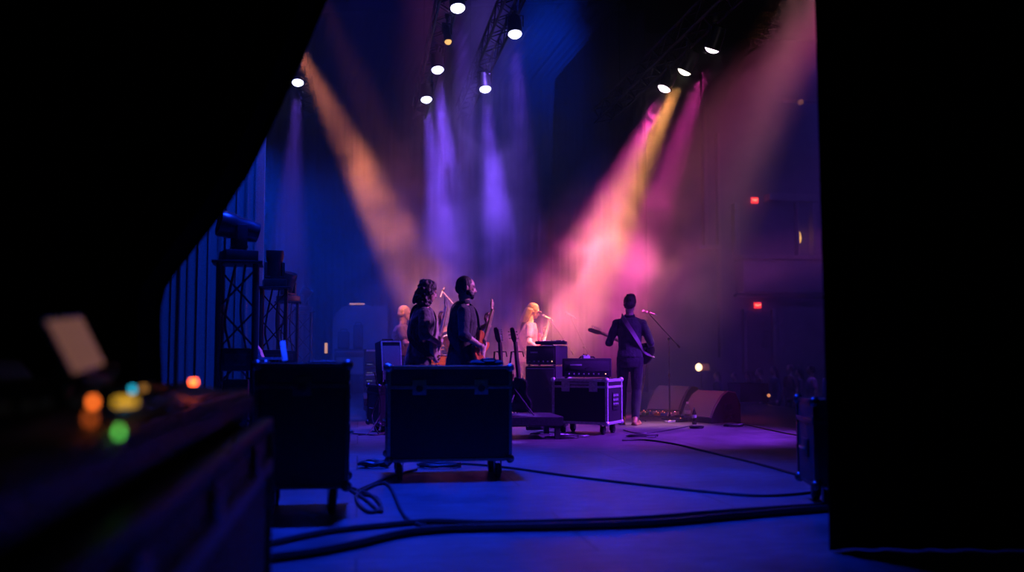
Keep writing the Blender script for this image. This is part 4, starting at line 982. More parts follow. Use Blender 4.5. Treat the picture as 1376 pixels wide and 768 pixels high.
for x in (-0.155, 0.155):
    for y in (-0.18, 0.18): MB().cyl((x, y, 0), (x, y, 0.93), 0.014).build('leg', M_darkalu, o)
MB().box((0, -0.2, 0.955), (0.34, 0.012, 0.025)).build('rail', M_alu, o)
o = tag(MB().rings([[V((x * 0.07, y * 0.06, 0)) for x, y in ((-1, -1), (1, -1), (1, 1), (-1, 1))], [V((x * 0.05 - 0.01, y * 0.05, 0.09)) for x, y in ((-1, -1), (1, -1), (1, 1), (-1, 1))], [V((x * 0.012 - 0.03, y * 0.02, 0.17)) for x, y in ((-1, -1), (1, -1), (1, 1), (-1, 1))]]).build('towel', mat('pink_towel', (0.55, 0.35, 0.45), 0.9, scale=60, bump=0.4)), 'crumpled pale towel heaped on the low cart by the towers', 'towel')
o.location = (at(345, 475, 9.6).x, 9.6, 0.947)
# ================================================================== console and case in the wing
M_wood = mat('console_wood', (0.28, 0.13, 0.09), 0.45, var=0.3, scale=5, stretch=(14, 1, 14))
M_cons = mat('console_steel', (0.03, 0.03, 0.034), 0.45)
# anchor: far end of the wooden rail
A0 = V((at(340, 530, 3.5).x, 3.5, 0))
CM = Matrix.Translation(A0) @ SR
t = thing('mixing_console', 'long mixing console with coloured lamps and wooden armrest in the dark wing', 'mixing console', A0, STAGE)
L = 2.55; YC = -L / 2
prof = [(0.0, 0.80), (0.0, 0.85), (-0.10, 0.858), (-0.16, 0.885), (-0.75, 0.915), (-0.80, 0.98), (-1.1, 0.99), (-1.1, 0.74), (-0.05, 0.74)]
MB().rings([[V((x, y, z)) for x, z in prof] for y in (0, -L)]).build('chassis', M_cons, t, 20)
MB().box((-0.055, YC, 0.862), (0.085, L * 0.99, 0.022), bev=0.008).build('armrest', M_wood, t, 35, 'reddish wooden armrest')
for yy in (0.012, -L - 0.012): MB().prism([(x, z) for x, z in prof], -0.012, 0.012, Matrix.Translation((0, yy, 0)) @ Matrix.Rotation(R(90), 4, 'X')).build('end_cheek', M_wood, t)
rnd = random.Random(2)
def surf(x): return 0.885 + (-0.16 - x) / 0.59 * 0.03
kme = MB().lathe([(0.009, 0), (0.010, 0.004), (0.008, 0.016), (0.001, 0.017)], seg=10).mesh('console_knob', M_black)
fme = MB().box((0, 0, 0.008), (0.026, 0.012, 0.016), bev=0.004).mesh('fader_cap', M_plate)
sme = MB().box((0, 0, 0.001), (0.11, 0.004, 0.002)).mesh('fader_slot', M_black)
for i in range(28):
    y = -0.10 - 0.082 * i
    for nm, me, x in (('fader_slot', sme, -0.26), ('fader_cap', fme, -0.26 + rnd.uniform(-0.045, 0.045))):
        o = bpy.data.objects.new(nm, me); COL.objects.link(o); o.parent = t; o.location = (x, y, surf(x) + 0.0)
    for k in range(3):
        x = -0.38 - 0.09 * k
        o = bpy.data.objects.new('knob', kme); COL.objects.link(o); o.parent = t; o.location = (x, y, surf(x))
def led(px, py, z, col, s, w=0.018, lab=None, off=0.0, ln=1):
    for i in range(ln):
        p = CM.inverted() @ onz(px + i * 7.0, py - i * 0.4, z)
        o = MB().box((p.x, p.y, p.z), (w, w, 0.016), bev=0.004).build('lit_button', glow('led_%s' % lab, col, s), t, 35, '%s lit button' % lab)
led(260, 513, 0.915, (1.0, 0.10, 0.02), 9.0, 0.020, 'red')
led(178, 523, 0.915, (0.02, 0.42, 0.62), 2.2, 0.012, 'cyan')
led(158, 540, 0.912, (0.80, 0.42, 0.03), 1.0, 0.012, 'amber', ln=4)
led(125, 540, 0.915, (1.0, 0.16, 0.02), 3.6, 0.011, 'orange')
led(121, 562, 0.90, (1.0, 0.16, 0.02), 0.7, 0.012, 'dull orange')
led(160, 580, 0.875, (0.13, 0.75, 0.10), 2.4, 0.008, 'green')
led(193, 521, 0.915, (0.6, 0.25, 0.05), 0.6, 0.016, 'dim amber')
# meter bridge tablet
t = thing('tablet', 'dimly lit tablet propped on a stand on the mixing console', 'tablet', (0, 0, 0))
nb_, fb_ = at(99, 503, 2.05), at(141, 490, 2.32); nt_, ft_ = at(62, 431, 2.05), at(109, 426, 2.32)
nrm = (fb_ - nb_).cross(nt_ - nb_).normalized()
def quad(e0, e1, lift=0.0):
    c = (nb_ + fb_ + nt_ + ft_) / 4; Q = []
    for p in (nb_, fb_, ft_, nt_): Q.append(c + (p - c) * e0 + nrm * lift)
    return Q
sg = 1 if nrm.x > 0 else -1
nrm = nrm * sg
MB().rings([quad(1.10, 0, -0.012), quad(1.10, 0, 0.0)]).build('casing', M_blackgloss, t)
MB().rings([quad(0.98, 0, 0.0), quad(0.98, 0, 0.002)]).build('screen', mat('tablet_screen', (0.10, 0.06, 0.045), 0.5, emit=(1.0, 0.40, 0.27), es=0.13, var=0.2, scale=25), t)
cb = (nb_ + fb_) / 2
MB().box(cb + V((-0.01, 0, -0.02)), (0.06, 0.26, 0.03), Matrix.Rotation(STAGE, 4, 'Z'), 0.008).build('stand_lip', M_black, t)
MB().box((cb.x - 0.06, cb.y, (cb.z + 0.9) / 2 + 0.0), (0.03, 0.08, cb.z - 0.87), Matrix.Rotation(STAGE, 4, 'Z'), 0.006).build('stand', M_black, t)
MB().ell((fb_.x + 0.012, fb_.y, fb_.z - 0.012), 0.02).build('clamp_knob', M_blackgloss, t)
# the case tray the console rests on
t = thing('console_case', 'big black stepped road case carrying the mixing console', 'road case', A0, STAGE)
MB().box((-0.505, YC, 0.43), (1.11, L + 0.10, 0.60), bev=0.01).build('body', M_panel, t)
MB().box((0.052, YC, 0.43), (0.010, L * 0.96, 0.42), bev=0.004).build('side_panel', M_black, t)
MB().box((-0.49, YC, 0.733), (1.12, L + 0.06, 0.012)).build('tray', M_rubber, t)
MB().box((0.045, YC, 0.742), (0.045, L + 0.12, 0.05), bev=0.008).build('edge_trim', M_darkalu, t)
MB().box((0.058, YC, 0.60), (0.022, L + 0.12, 0.05), bev=0.006).build('edge_trim', M_darkalu, t)
for yy in (0.055, -L - 0.055): MB().box((0.052, yy, 0.43), (0.034, 0.034, 0.60), bev=0.006).build('edge_trim', M_darkalu, t)
for x in (-0.95, -0.05):
    for y in (-0.2, -L + 0.2):
        cs = MB().box((x, y, 0.118), (0.11, 0.1, 0.02), bev=0.003).box((x - 0.028, y, 0.08), (0.006, 0.07, 0.10)).box((x + 0.028, y, 0.08), (0.006, 0.07, 0.10)).build('caster', M_darkalu, t)
        MB().lathe([(0.02, -0.02), (0.05, -0.018), (0.052, 0), (0.05, 0.018), (0.02, 0.02)], seg=18).xform(Matrix.Translation((x, y, 0.052)) @ Matrix.Rotation(R(90), 4, 'Y')).build('wheel', M_rubber, cs)
for y in (-0.45, -1.3, -2.1): MB().box((0.062, y, 0.66), (0.012, 0.12, 0.10), bev=0.003).build('latch', M_darkalu, t)

# bag on the widest case
bx = V((at(654, 475, 8.0).x, 8.0, 0.903))
t = thing('gig_bag', 'flat dark bag lying on the lid of the widest road case', 'bag', bx, STAGE + R(6))
b = MB(); rs = []
for x, sx in ((-0.135, 0.3), (-0.12, 0.8), (-0.05, 1.0), (0.05, 1.02), (0.11, 0.85), (0.135, 0.3)):
    rs.append([V((x, 0.10 * sx * math.cos(a), 0.024 + 0.024 * sx * math.sin(a))) for a in [2 * math.pi * j / 14 for j in range(14)]])
b.rings(rs).build('body', M_shirtdark, t, 60)
MB().tube(spline([(-0.06, -0.05, 0.045), (-0.04, -0.09, 0.055), (0.04, -0.09, 0.055), (0.06, -0.05, 0.045)], 5), 0.008, 6).build('strap', M_black, t)
MB().tube([(-0.11, 0, 0.047), (0.0, 0, 0.052), (0.11, 0, 0.047)], 0.003, 6).build('zip', M_darkalu, t)

# ------------------------------------------------------------------ wedges, pedals, bottles
def wedge(label, c, rz, w=0.62, d=0.55, h=0.42, group=None):
    t = thing('wedge_monitor', label, 'stage monitor', c, rz, group)
    # profile in (y, z): sloping baffle faces -y
    pr = [(-0.5 * d, 0.0), (-0.5 * d, 0.07), (-0.36 * d, h * 0.48), (-0.12 * d, h * 0.86), (0.08 * d, h), (0.34 * d, h * 0.94), (0.5 * d, h * 0.55), (0.5 * d, 0.0)]
    MB().rings([[V((x, y, z)) for y, z in pr] for x in (-w / 2, w / 2)]).build('cabinet', M_wcab, t, 25)
    gp_ = [(-0.495 * d, 0.075), (-0.36 * d, h * 0.48), (-0.12 * d, h * 0.86), (0.06 * d, h * 0.985)]
    gr = [[V((x, y - 0.012 * (1 if z > .02 else 0), z + 0.012)) for y, z in gp_] + [V((x, y + 0.004, z + 0.002)) for y, z in reversed(gp_)] for x in (-w / 2 + 0.025, w / 2 - 0.025)]
    MB().rings(gr).build('grille', M_wgrille, t, 25)
    for s in (-1, 1):
        MB().tube([(s * (w / 2 - 0.006), y, z + 0.004) for y, z in pr[1:6]], 0.009, 6).build('edge_trim', M_wtrim, t)
        ha = MB().box((s * (w / 2 + 0.001), 0.08 * d, h * 0.5), (0.006, 0.15, 0.09), bev=0.003).build('handle', M_black, t)
    MB().cyl((w / 2, 0.2 * d, h * 0.2), (w / 2 + 0.008, 0.2 * d, h * 0.2), 0.03, seg=16).build('socket', M_black, t)
    return t
M_wcab = mat('wedge_paint', (0.025, 0.025, 0.028), 0.6, bump=0.2, scale=120)
M_wgrille = mat('wedge_grille', (0.21, 0.19, 0.21), 0.55, bump=0.5, scale=260)
M_wtrim = mat('wedge_edge', (0.16, 0.15, 0.17), 0.4)
wedge('black wedge monitor directly behind the pedalboard and microphone stand', V((at(905, 475, 16.3).x, 16.3, 0)), R(-46), 0.68, 0.60, 0.46)
wedge('black wedge monitor beside the bottles, its dark end towards the wing', V((at(954, 475, 14.45).x, 14.45, 0)), R(-57), 0.62, 0.60, 0.45)
t = thing('subwoofer', 'flat topped black speaker box at the stage edge beyond the wedges', 'speaker', V((at(1004, 475, 20.4).x, 20.4, 0)), STAGE)
MB().box((0, 0, 0.20), (0.62, 0.7, 0.38), bev=0.012).build('cabinet', M_tolex, t); MB().box((0, -0.352, 0.20), (0.56, 0.01, 0.33), bev=0.004).build('grille', M_grille, t)
for x in (-0.25, 0.25): MB().box((x, 0, 0.006), (0.05, 0.5, 0.014)).build('rubber_foot', M_rubber, t)
# pedalboard
pb = flo(883, 560.5); PBR = R(-30)
t = thing('pedalboard', 'long flat pedalboard full of effects at the singer\'s feet', 'pedalboard', pb, PBR)
BM = Matrix.Translation(pb) @ Matrix.Rotation(PBR, 4, 'Z')
for k in range(4): MB().box((0, -0.15 + 0.10 * k, 0.028 + 0.004 * k), (0.66, 0.06, 0.016), bev=0.003).build('rail', M_darkalu, t)
for s in (-1, 1): MB().box((s * 0.335, 0, 0.022), (0.02, 0.40, 0.044), bev=0.004).build('side_frame', M_darkalu, t)
cols = [mat('pedal_%s' % n, c, 0.35) for n, c in (('cream', (0.55, 0.5, 0.42)), ('green', (0.1, 0.35, 0.15)), ('silver', (0.6, 0.6, 0.62)), ('orange', (0.6, 0.25, 0.05)), ('blue', (0.1, 0.2, 0.5)), ('white', (0.7, 0.7, 0.7)), ('red', (0.45, 0.05, 0.05)), ('pink', (0.6, 0.35, 0.4)))]
names = ['cream', 'green', 'silver', 'orange', 'blue', 'white', 'red', 'pink']
for r_ in range(2):
    for k in range(6):
        i = (k + r_ * 3) % 8
        lp_ = BM @ V((-0.265 + 0.106 * k, -0.10 + 0.2 * r_, 0.040 + 0.008 * r_))
        if k == 2 and r_ == 0: continue
        pedal('%s effects pedal, number %s along the %s row of the pedalboard counted from the singer' % (names[i], ('one', 'two', 'three', 'four', 'five', 'six')[k], ('near', 'far')[r_]), lp_, PBR, cols[i], 0.078, 0.125, 0.05)
ep = flo(914, 566.5)
pedal('black expression pedal standing on the floor by the bottles', ep, R(-50), M_blackgloss, 0.10, 0.22, 0.06, name='volume_pedal')
pedal('white footswitch on the floor between pedalboard and expression pedal', flo(900, 567), R(-60), cols[5], 0.09, 0.14, 0.03, name='footswitch')
# bottles
def bottle(label, p, m, h=0.22, r=0.034, cap_m=None, liquid=None):
    t = thing('bottle', label, 'bottle', p, 0)
    MB().lathe([(0.001, 0.0), (r * 0.9, 0.0), (r, 0.008), (r, h * 0.30), (r * 0.94, h * 0.34), (r, h * 0.38), (r, h * 0.62), (r * 0.55, h * 0.80), (r * 0.36, h * 0.86), (r * 0.36, h * 0.93), (0.001, h * 0.93)], seg=20).build('body', m, t)
    MB().lathe([(r * 0.42, h * 0.90), (r * 0.42, h), (0.001, h)], seg=16).build('cap', cap_m or M_white, t)
    MB().lathe([(r * 1.012, h * 0.40), (r * 1.012, h * 0.58)], seg=20, cap=False).build('label_band', M_plate, t)
M_pet = mat('clear_plastic', (0.85, 0.85, 0.9), 0.12, trans=0.85, var=0.02)
bottle('tall clear water bottle standing between pedalboard and near wedge', flo(924, 566), M_pet, 0.29, 0.045)
bottle('dark glass bottle next to the clear water bottle', flo(933, 570), mat('dark_glass', (0.02, 0.015, 0.012), 0.1), 0.24, 0.032, M_chrome)
bottle('short dark bottle behind the dark glass bottle', flo(929, 562.5), mat('brown_glass', (0.05, 0.02, 0.01), 0.1), 0.18, 0.034, M_black)
o = tag(MB().lathe([(0.001, 0), (0.09, 0), (0.10, 0.015), (0.10, 0.03), (0.085, 0.03), (0.08, 0.012), (0.001, 0.012)], seg=24).build('saucer', M_blackgloss), 'round dark dish on the floor in front of the bottles', 'dish'); o.location = flo(936, 575)

# ------------------------------------------------------------------ cables on the floor
def cable(label, pix, r=0.008, m=None, loops=None, z=None, name='cable'):
    pts = []
    for i, q in enumerate(pix):
        p = flo(q[0], q[1]) if len(q) == 2 else onz(q[0], q[1], q[2])
        p.z = max(p.z, 0) + r; pts.append(p)
    o = MB().tube(spline(pts, 8), r, 6).build(name, m or M_cable)
    return tag(o, label, 'cable')
def coil(label, c, R0, n, r=0.008, m=None, seed=0, squash=1.0, name='cable_coil'):
    rr = random.Random(seed); pts = []
    for i in range(n * 24 + 1):
        a = 2 * math.pi * i / 24; k = i / 24
        rad = R0 * (1 + 0.10 * math.sin(k * 2.3 + seed) + 0.05 * math.sin(a * 2 + k))
        pts.append(V((c.x + rad * math.cos(a) + 0.02 * math.sin(k * 3), c.y + squash * rad * math.sin(a) + 0.02 * math.cos(k * 2), r + 0.75 * r * (k % 3.0) + r * 0.5 * (1 + math.sin(a * 3 + k)))))
    return tag(MB().tube(pts, r, 6).build(name, m or M_cable), label, 'cable')
cable('long black cable running from under the widest road case across the open floor', [(560, 625), (620, 624), (680, 629), (760, 640), (850, 651), (940, 661), (1010, 667), (1062, 666), (1110, 660)], 0.010)
cable('black cable from the flight case to the half hidden road case', [(836, 592), (870, 592), (910, 598), (960, 610), (1010, 622), (1064, 637), (1100, 650)], 0.010)
cable('thick black multicore cable crossing the floor nearest the lens', [(330, 760), (420, 748), (480, 736), (540, 722), (600, 716), (680, 714), (780, 712), (880, 708), (980, 699), (1060, 692), (1125, 687)], 0.024, name='multicore_cable')
cable('second thick cable beside the multicore nearest the lens', [(360, 735), (440, 718), (520, 709), (580, 704), (650, 706), (760, 704), (860, 700), (960, 692), (1060, 685), (1125, 681)], 0.018, name='multicore_cable')
cable('thin tangled cable trailing out between the two large road cases', [(462, 655), (490, 672), (512, 690), (506, 670), (478, 664), (500, 652), (530, 640), (560, 632)], 0.011)
cable('cable with a loose loop in front of the tall road case', [(455, 652), (480, 660), (500, 668), (512, 684), (496, 690), (480, 676), (484, 663), (520, 652), (548, 700), (600, 712)], 0.012)
cable('short cable lying against the back of the tall road case', [(474, 583), (490, 584), (505, 585), (520, 582)], 0.008)
cable('black cable snaking from the near wedge to the stage edge', [(985, 566), (1000, 570), (1030, 577), (1070, 585), (1110, 590)], 0.008)
cable('cable in front of the pedalboard running to the flight case', [(930, 572), (905, 577), (880, 581), (855, 582), (838, 578)], 0.007)
cable('guitar lead hanging from the singer down to the pedalboard', [(869, 488, 0.86), (867, 505, 0.66), (862, 530, 0.40), (857, 552, 0.12), (860, 564, 0.0), (868, 566, 0.0)], 0.005)
coil('black cable coiled flat under the widest road case', flo(590, 627), 0.17, 5, 0.009, seed=2, squash=0.8)
coil('loose heap of thin cables in front of the aluminium edged flight case', flo(756, 588), 0.17, 5, 0.006, seed=5, squash=0.9)
coil('small loop of cable at the wheels of the aluminium edged flight case', flo(862, 587), 0.17, 3, 0.007, seed=7, squash=0.55)
coil('pile of cable ends beside the near wedge', flo(986, 573), 0.12, 4, 0.010, seed=9, squash=0.5)
coil('dark bundle of cable behind the caster of the widest road case', flo(505, 628), 0.11, 5, 0.016, seed=11, squash=0.6)
M_greycable = mat('grey_cable_rubber', (0.16, 0.16, 0.17), 0.35)
coil('grey thin cable looped loosely over the heap by the flight case', flo(738, 583), 0.22, 3, 0.005, M_greycable, 15, 0.8)
coil('second grey cable loop under the front edge of the aluminium edged flight case', flo(772, 586), 0.16, 3, 0.005, M_greycable, 17, 0.7)
# stand-up plugs in the cable heap
o = thing('plug_board', 'low power strip with glowing switch among the cables by the flight case', 'power strip', flo(722, 577), R(20))
MB().box((0, 0, 0.025), (0.30, 0.07, 0.05), bev=0.008).build('housing', M_black, o)
for i in range(4):
    MB().box((-0.11 + 0.07 * i, 0, 0.054), (0.045, 0.045, 0.012), bev=0.003).build('socket', M_plate if i % 2 else M_darkalu, o)
MB().box((0.13, -0.0, 0.055), (0.02, 0.03, 0.012), bev=0.003).build('switch', glow('switch_amber', (1.0, 0.6, 0.25), 4.0), o)
# vertical cables at the left end of the big case
for i, (lab, pts) in enumerate((('cable drooping from the small road case down behind the widest case', [(503, 500, 0.80), (508, 520, 0.6), (512, 545, 0.35), (508, 562, 0.18), (497, 566, 0.0), (486, 568, 0.0)]),
                               ('second cable drooping beside the widest case into a floor loop', [(514, 498, 0.82), (513, 520, 0.58), (506, 540, 0.36), (500, 560, 0.16), (512, 572, 0.0), (522, 578, 0.0)]))):
    Yk = 12.22 + 0.05 * i
    P = [at(a, b, Yk) if z > 0 else V((at(a, b, Yk).x, Yk - 0.05 * k_, 0.008)) for k_, (a, b, z) in enumerate(pts)]
    for p in P: p.z = max(p.z, 0.008)
    tag(MB().tube(spline(P, 8), 0.009, 6).build('cable', M_cable), lab, 'cable')

# ------------------------------------------------------------------ audience by the stage edge
M_aud = [mat('audience_cloth_%s' % n, c, 0.85) for n, c in (('plum', (0.10, 0.05, 0.08)), ('navy', (0.04, 0.05, 0.1)), ('pink', (0.55, 0.22, 0.38)), ('rust', (0.16, 0.07, 0.05)))]
aud = [(1008, 505, 26.0, 0, 'dark_short', 'audience member in dark top farthest along the stage edge'), (1022, 501, 27.0, 3, 'b', 'audience member in rust top beside the ground floor door'), (1042, 498, 26.2, 1, 'b', 'audience member in navy top with fair skin lit, third along the stage edge'),
       (1063, 496, 26.4, 3, 'a', 'audience member in rust top fourth along the stage edge'), (1076, 501, 27.4, 0, 'b', 'audience member in plum top behind the one in pink'), (1092, 497, 24.6, 2, 'a', 'audience member in a pink top nearest the black leg curtain'), (965, 508, 28.0, 1, 'a', 'audience member in navy top beyond the work lamp'), (988, 507, 27.4, 0, 'a', 'audience member in plum top between work lamp and ground floor door')]
for i, (px, py, Y, mi, hk, lab) in enumerate(aud):
    p = at(px, py, Y); Hh = 1.72; p.z = -1.1
    Hh = min(1.9, max(1.55, at(px, py - 5, Y).z + 1.1))
    person(lab, p, R(80 + 11 * (i % 4)), None, H=Hh, hair='short' if i % 2 else 'long', hair_m=M_hairdark if i % 3 else M_hairbrown, top=M_aud[mi], collar=False, voxel=0.018, sleeve='short' if i % 2 else 'long',
           lw=None, rw=None)
small_lamp(1088, 508, 24.0, 'tiny dim orange lamp on the pit edge', (1, 0.3, 0.1), 0.5, 0.05) if False else None
o = small_lamp(1033, 531, 19.6, 'tiny dim orange lamp at the stage edge beside the flat speaker box', (1, 0.35, 0.12), 0.8, 0.035)
# ================================================================== rig
M_fixture = mat('fixture_black', (0.02, 0.02, 0.022), 0.4)
M_pipe = mat('batten_pipe', (0.03, 0.03, 0.032), 0.5, 0.6)
TRUSS_Z = {'A': 6.0, 'B': 6.0, 'C': 6.0, 'D': 5.4}
def onplane(px, py, z): return onz(px, py, z)
def truss(z, p, q, label):
    """square box truss between two plan points, bottom chords z above the fixtures"""
    p, q = V((p[0], p[1], 0)), V((q[0], q[1], 0)); L = (q - p).length; a = math.atan2((q - p).y, (q - p).x)
    t = thing('lighting_truss', label, 'truss', (p.x, p.y, z), a)
    w = 0.29
    ch = [(0, -w / 2, 0), (0, w / 2, 0), (0, -w / 2, w), (0, w / 2, w)]
    for c in ch:
        MB().cyl(c, (L, c[1], c[2]), 0.024, seg=10).build('chord', M_pipe, t)
    m = MB(); n = int(L / 0.4)
    for i in range(n):
        x0, x1 = L * i / n, L * (i + 1) / n
        for (u, v) in ((0, 1), (2, 3), (0, 2), (1, 3)):
            A, B = (ch[u], ch[v]) if i % 2 else (ch[v], ch[u])
            m.cyl((x0, A[1], A[2]), (x1, B[1], B[2]), 0.011, seg=6)
    m.build('lacing', M_pipe, t)
    for k in (0.12, 0.5, 0.88):
        MB().cyl((L * k, 0, w), (L * k, 0, ZC - z), 0.006, seg=6).build('steel_hanger', M_pipe, t)
    return t
u9 = V((-TS, 1, 0))
def along(p, y0, y1):
    p = V((p.x, p.y, 0)); return (p + u9 * (y0 - p.y)), (p + u9 * (y1 - p.y))
pA = onplane(588, 93, 6.0); pB = onplane(652, 119, 6.0); pC = onplane(400, 110, 6.0); pD = onplane(920, 95, 5.4)
HANG = 0.42
for p, z, a, b, lab in ((pA, 6.0, 9, 22, 'black box truss carrying the middle row of blue white lights'),
                        (pB, 6.0, 9, 22, 'black box truss carrying the two blue white lights nearest the audience side'),
                        (pC, 6.0, 9, 22, 'black box truss above the light towers and warm left beams'),
                        (pD, 5.4, 8, 20, 'black box truss carrying the magenta and orange lights')):
    q0, q1 = along(p, a, b); truss(z + HANG, q0, q1, lab)

def stage_light(label, pos, target, col, watts, cone, lens, lens_s, blend=0.35, rad=0.09, lens_r=0.1, group=None, size=1.0, spill=0.0):
    pos, target = V(pos), V(target); d = (target - pos).normalized()
    q = d.to_track_quat('-Z', 'Y')
    t = thing('stage_light', label, 'stage light', pos, 0, group)
    r = lens_r
    Mq = q.to_matrix().to_4x4()
    # housing: local -Z is the beam
    MB().lathe([(r * 0.55, 0.34), (r * 0.95, 0.31), (r * 1.12, 0.22), (r * 1.15, 0.02), (r * 1.22, 0.0), (r * 1.22, -0.016), (r * 1.06, -0.016), (r * 1.06, -0.012), (r * 0.3, -0.01)]).xform(Mq).build('housing', M_fixture, t)
    MB().lathe([(0.001, -0.066), (r * 0.4, -0.061), (r * 0.75, -0.046), (r * 0.98, -0.022), (r * 1.04, -0.013), (r * 1.04, -0.010), (0.001, -0.010)]).xform(Mq).build('lens', glow('lens_%s' % lens[0], lens[1], lens_s), t, label='glowing lens')
    side = V((0, 0, 1)).cross(d); side = side.normalized() if side.length > 0.05 else V((1, 0, 0))
    c = -d * 0.14; w = r * 1.32
    yk = [c + side * w, c + side * w + V((0, 0, 0.18)), V((c.x, c.y, 0.30 + c.z * 0)) + side * w * 0.7, V((c.x, c.y, 0.30)) - side * w * 0.7, c - side * w + V((0, 0, 0.18)), c - side * w]
    MB().tube(yk, 0.014, 6).build('yoke', M_fixture, t)
    MB().cyl((c.x, c.y, 0.29), (c.x, c.y, HANG + 0.03), 0.016).box((c.x, c.y, HANG), (0.07, 0.07, 0.08), bev=0.01).build('clamp_mount', M_fixture, t)
    if watts > 0:
        ld = bpy.data.lights.new('spot_beam', 'SPOT'); ld.energy = watts; ld.color = col; ld.spot_size = R(cone); ld.spot_blend = blend; ld.shadow_soft_size = rad
        lo = bpy.data.objects.new('spot_beam', ld); COL.objects.link(lo); lo.parent = t
        lo.location = d * 0.19; lo.rotation_euler = q.to_euler()
    return t
BLUE = (0.22, 0.12, 1.0); LB = ('blue', (0.62, 0.62, 1.0)); LM = ('magenta', (1.0, 0.72, 0.98)); LO = ('orange', (1.0, 0.86, 0.66))
BV = (0.19, 0.07, 1.0)
def down(p, dx, dy, h=0.0): return V((p.x + dx, p.y - 2.2, h))
WB = 420
for px, py, z, lab, dx, dy, w, cone in (
        (615, 10, 6.0, 'blue white light highest of the middle row with long violet beam', 0.6, 0.3, 480, 13),
        (588, 93, 6.0, 'blue white light second down the middle row below the tiny orange lamp', 0.7, 0.3, 420, 14),
        (573, 133, 6.0, 'blue white light lowest of the middle row, farthest back', 0.8, 0.3, 520, 15),
        (692, 45, 6.0, 'blue white light on the audience side truss, the higher of two', 0.3, 0.3, 380, 13),
        (652, 119, 6.0, 'blue white light on the audience side truss, the lower of two', 0.6, 0.3, 520, 15),
        (400, 110, 6.0, 'blue white light at the edge of the black swagged curtain', 0.3, 0.3, 300, 14)):
    p = onplane(px, py, z)
    stage_light(lab, p, down(p, dx, dy), BV, w * 9.5, cone - 2, LB, 9.0)
# small orange fixture in the middle row, and dark ones
p = onplane(602, 55, 6.0)
stage_light('tiny dim orange lamp between the middle row lights', p, down(p, 0.9, 0.5), (1, 0.35, 0.12), 45, 9, ('amber', (1.0, 0.55, 0.18)), 1.1, lens_r=0.055, rad=0.04)
# truss D: warm and magenta
OR = (1.0, 0.36, 0.10); MG = (1.0, 0.04, 0.48)
p = onplane(920, 95, 5.4); stage_light('warm orange light in the middle of the three on the audience side truss', p, at(752, 440, 15.7), OR, 13000, 23, LO, 9.0, 1.0)
p = onplane(893, 118, 5.4); stage_light('magenta light lowest of the three on the audience side truss', p, at(742, 440, 15.4), MG, 8500, 22, LM, 9.0, 0.9)
p = onplane(957, 65, 5.4); stage_light('magenta light highest of the three on the audience side truss', p, at(845, 385, 14.9), MG, 7500, 18, LM, 9.0, 0.9)
p = onplane(1062, -34, 5.4); stage_light('orange light above the frame beside the black leg curtain', p, at(800, 470, 17.2), OR, 5200, 17, LO, 9.0, 1.0)
p = onplane(1120, -60, 5.4); stage_light('magenta light above the frame nearest the black leg curtain', p, (3.2, 15.0, 0), (1, 0.05, 0.3), 500, 20, LM, 9.0, 1.0)
# warm pair from the upstage truss
p = onplane(372, 12, 6.0); stage_light('warm orange light hidden behind the swagged curtain edge', p, at(590, 425, 15.8), (1.0, 0.26, 0.10), 9500, 16, LO, 9.0, 0.8)
p = onplane(402, -75, 6.0); stage_light('warm orange light above the frame over the swagged curtain', p, at(610, 420, 15.0), (1.0, 0.22, 0.14), 3600, 18, LO, 9.0, 1.0)

# unseen wash and fill spots, added to light haze, drapes, floor and players
def wash(name, pos, target, col, watts, cone, blend=0.8, rad=0.3):
    ld = bpy.data.lights.new(name, 'SPOT'); ld.energy = watts; ld.color = col; ld.spot_size = R(cone); ld.spot_blend = blend; ld.shadow_soft_size = rad
    lo = bpy.data.objects.new(name, ld); COL.objects.link(lo); lo.location = pos
    lo.rotation_euler = (V(target) - V(pos)).to_track_quat('-Z', 'Y').to_euler(); return lo
DB = (0.0, 0.05, 1.0)
wash('blue_wash', (-6.2, 17.5, 5.2), (-3.0, 18.2, 0.8), DB, 2700, 88)
wash('blue_wash', (1.1, 20.8, 11.6), (0.7, 23.0, 7.8), DB, 4600, 40)
wash('blue_wash', (-1.9, 9.2, 8.0), (-3.8, 13.0, 2), DB, 2600, 50)
wash('blue_wash', (-0.9, 8.6, 7.2), (-0.5, 7.6, 0), (0.005, 0.035, 1.0), 8000, 58)
wash('blue_wash', (-2.2, 12.7, 10.6), (-1.8, 12.2, 0), (0.05, 0.04, 1.0), 11000, 18)
wash('violet_fill', (7.0, 12.6, 4.4), (-0.7, 11.0, 1.4), (0.62, 0.16, 1.0), 5200, 15)
wash('warm_fill', (5.4, 15.0, 8.6), (2.0, 13.8, 0), (1.0, 0.40, 0.42), 11000, 9)
wash('violet_fill', (6.5, 10.9, 5.0), (1.5, 12.3, 0.0), (0.25, 0.03, 1.0), 9500, 38)
wash('pink_fill', (6.6, 17.0, 8.2), (1.0, 15.6, 1.6), (1.0, 0.12, 0.45), 4500, 24, 1.0)  # added for the broad pink glow in the haze cloud
wash('pink_fill', (-1.3, 16.0, 11.3), (-1.4, 15.7, 1.5), (1.0, 0.17, 1.0), 3500, 13, 1.0)
wash('violet_fill', (-0.35, 17.6, 11.4), (-0.6, 17.5, 2.5), (0.22, 0.11, 1.0), 15000, 15, 1.0)
wash('house_fill', (9.0, 22.0, 9.5), (8.0, 30.0, 1.0), (0.12, 0.07, 1.0), 1900, 90)
wash('magenta_fill', (7.6, 16.4, 3.4), (2.2, 15.8, 1.9), (1.0, 0.16, 0.80), 1100, 22, 1.0)  # added low at the side to brighten the haze cloud

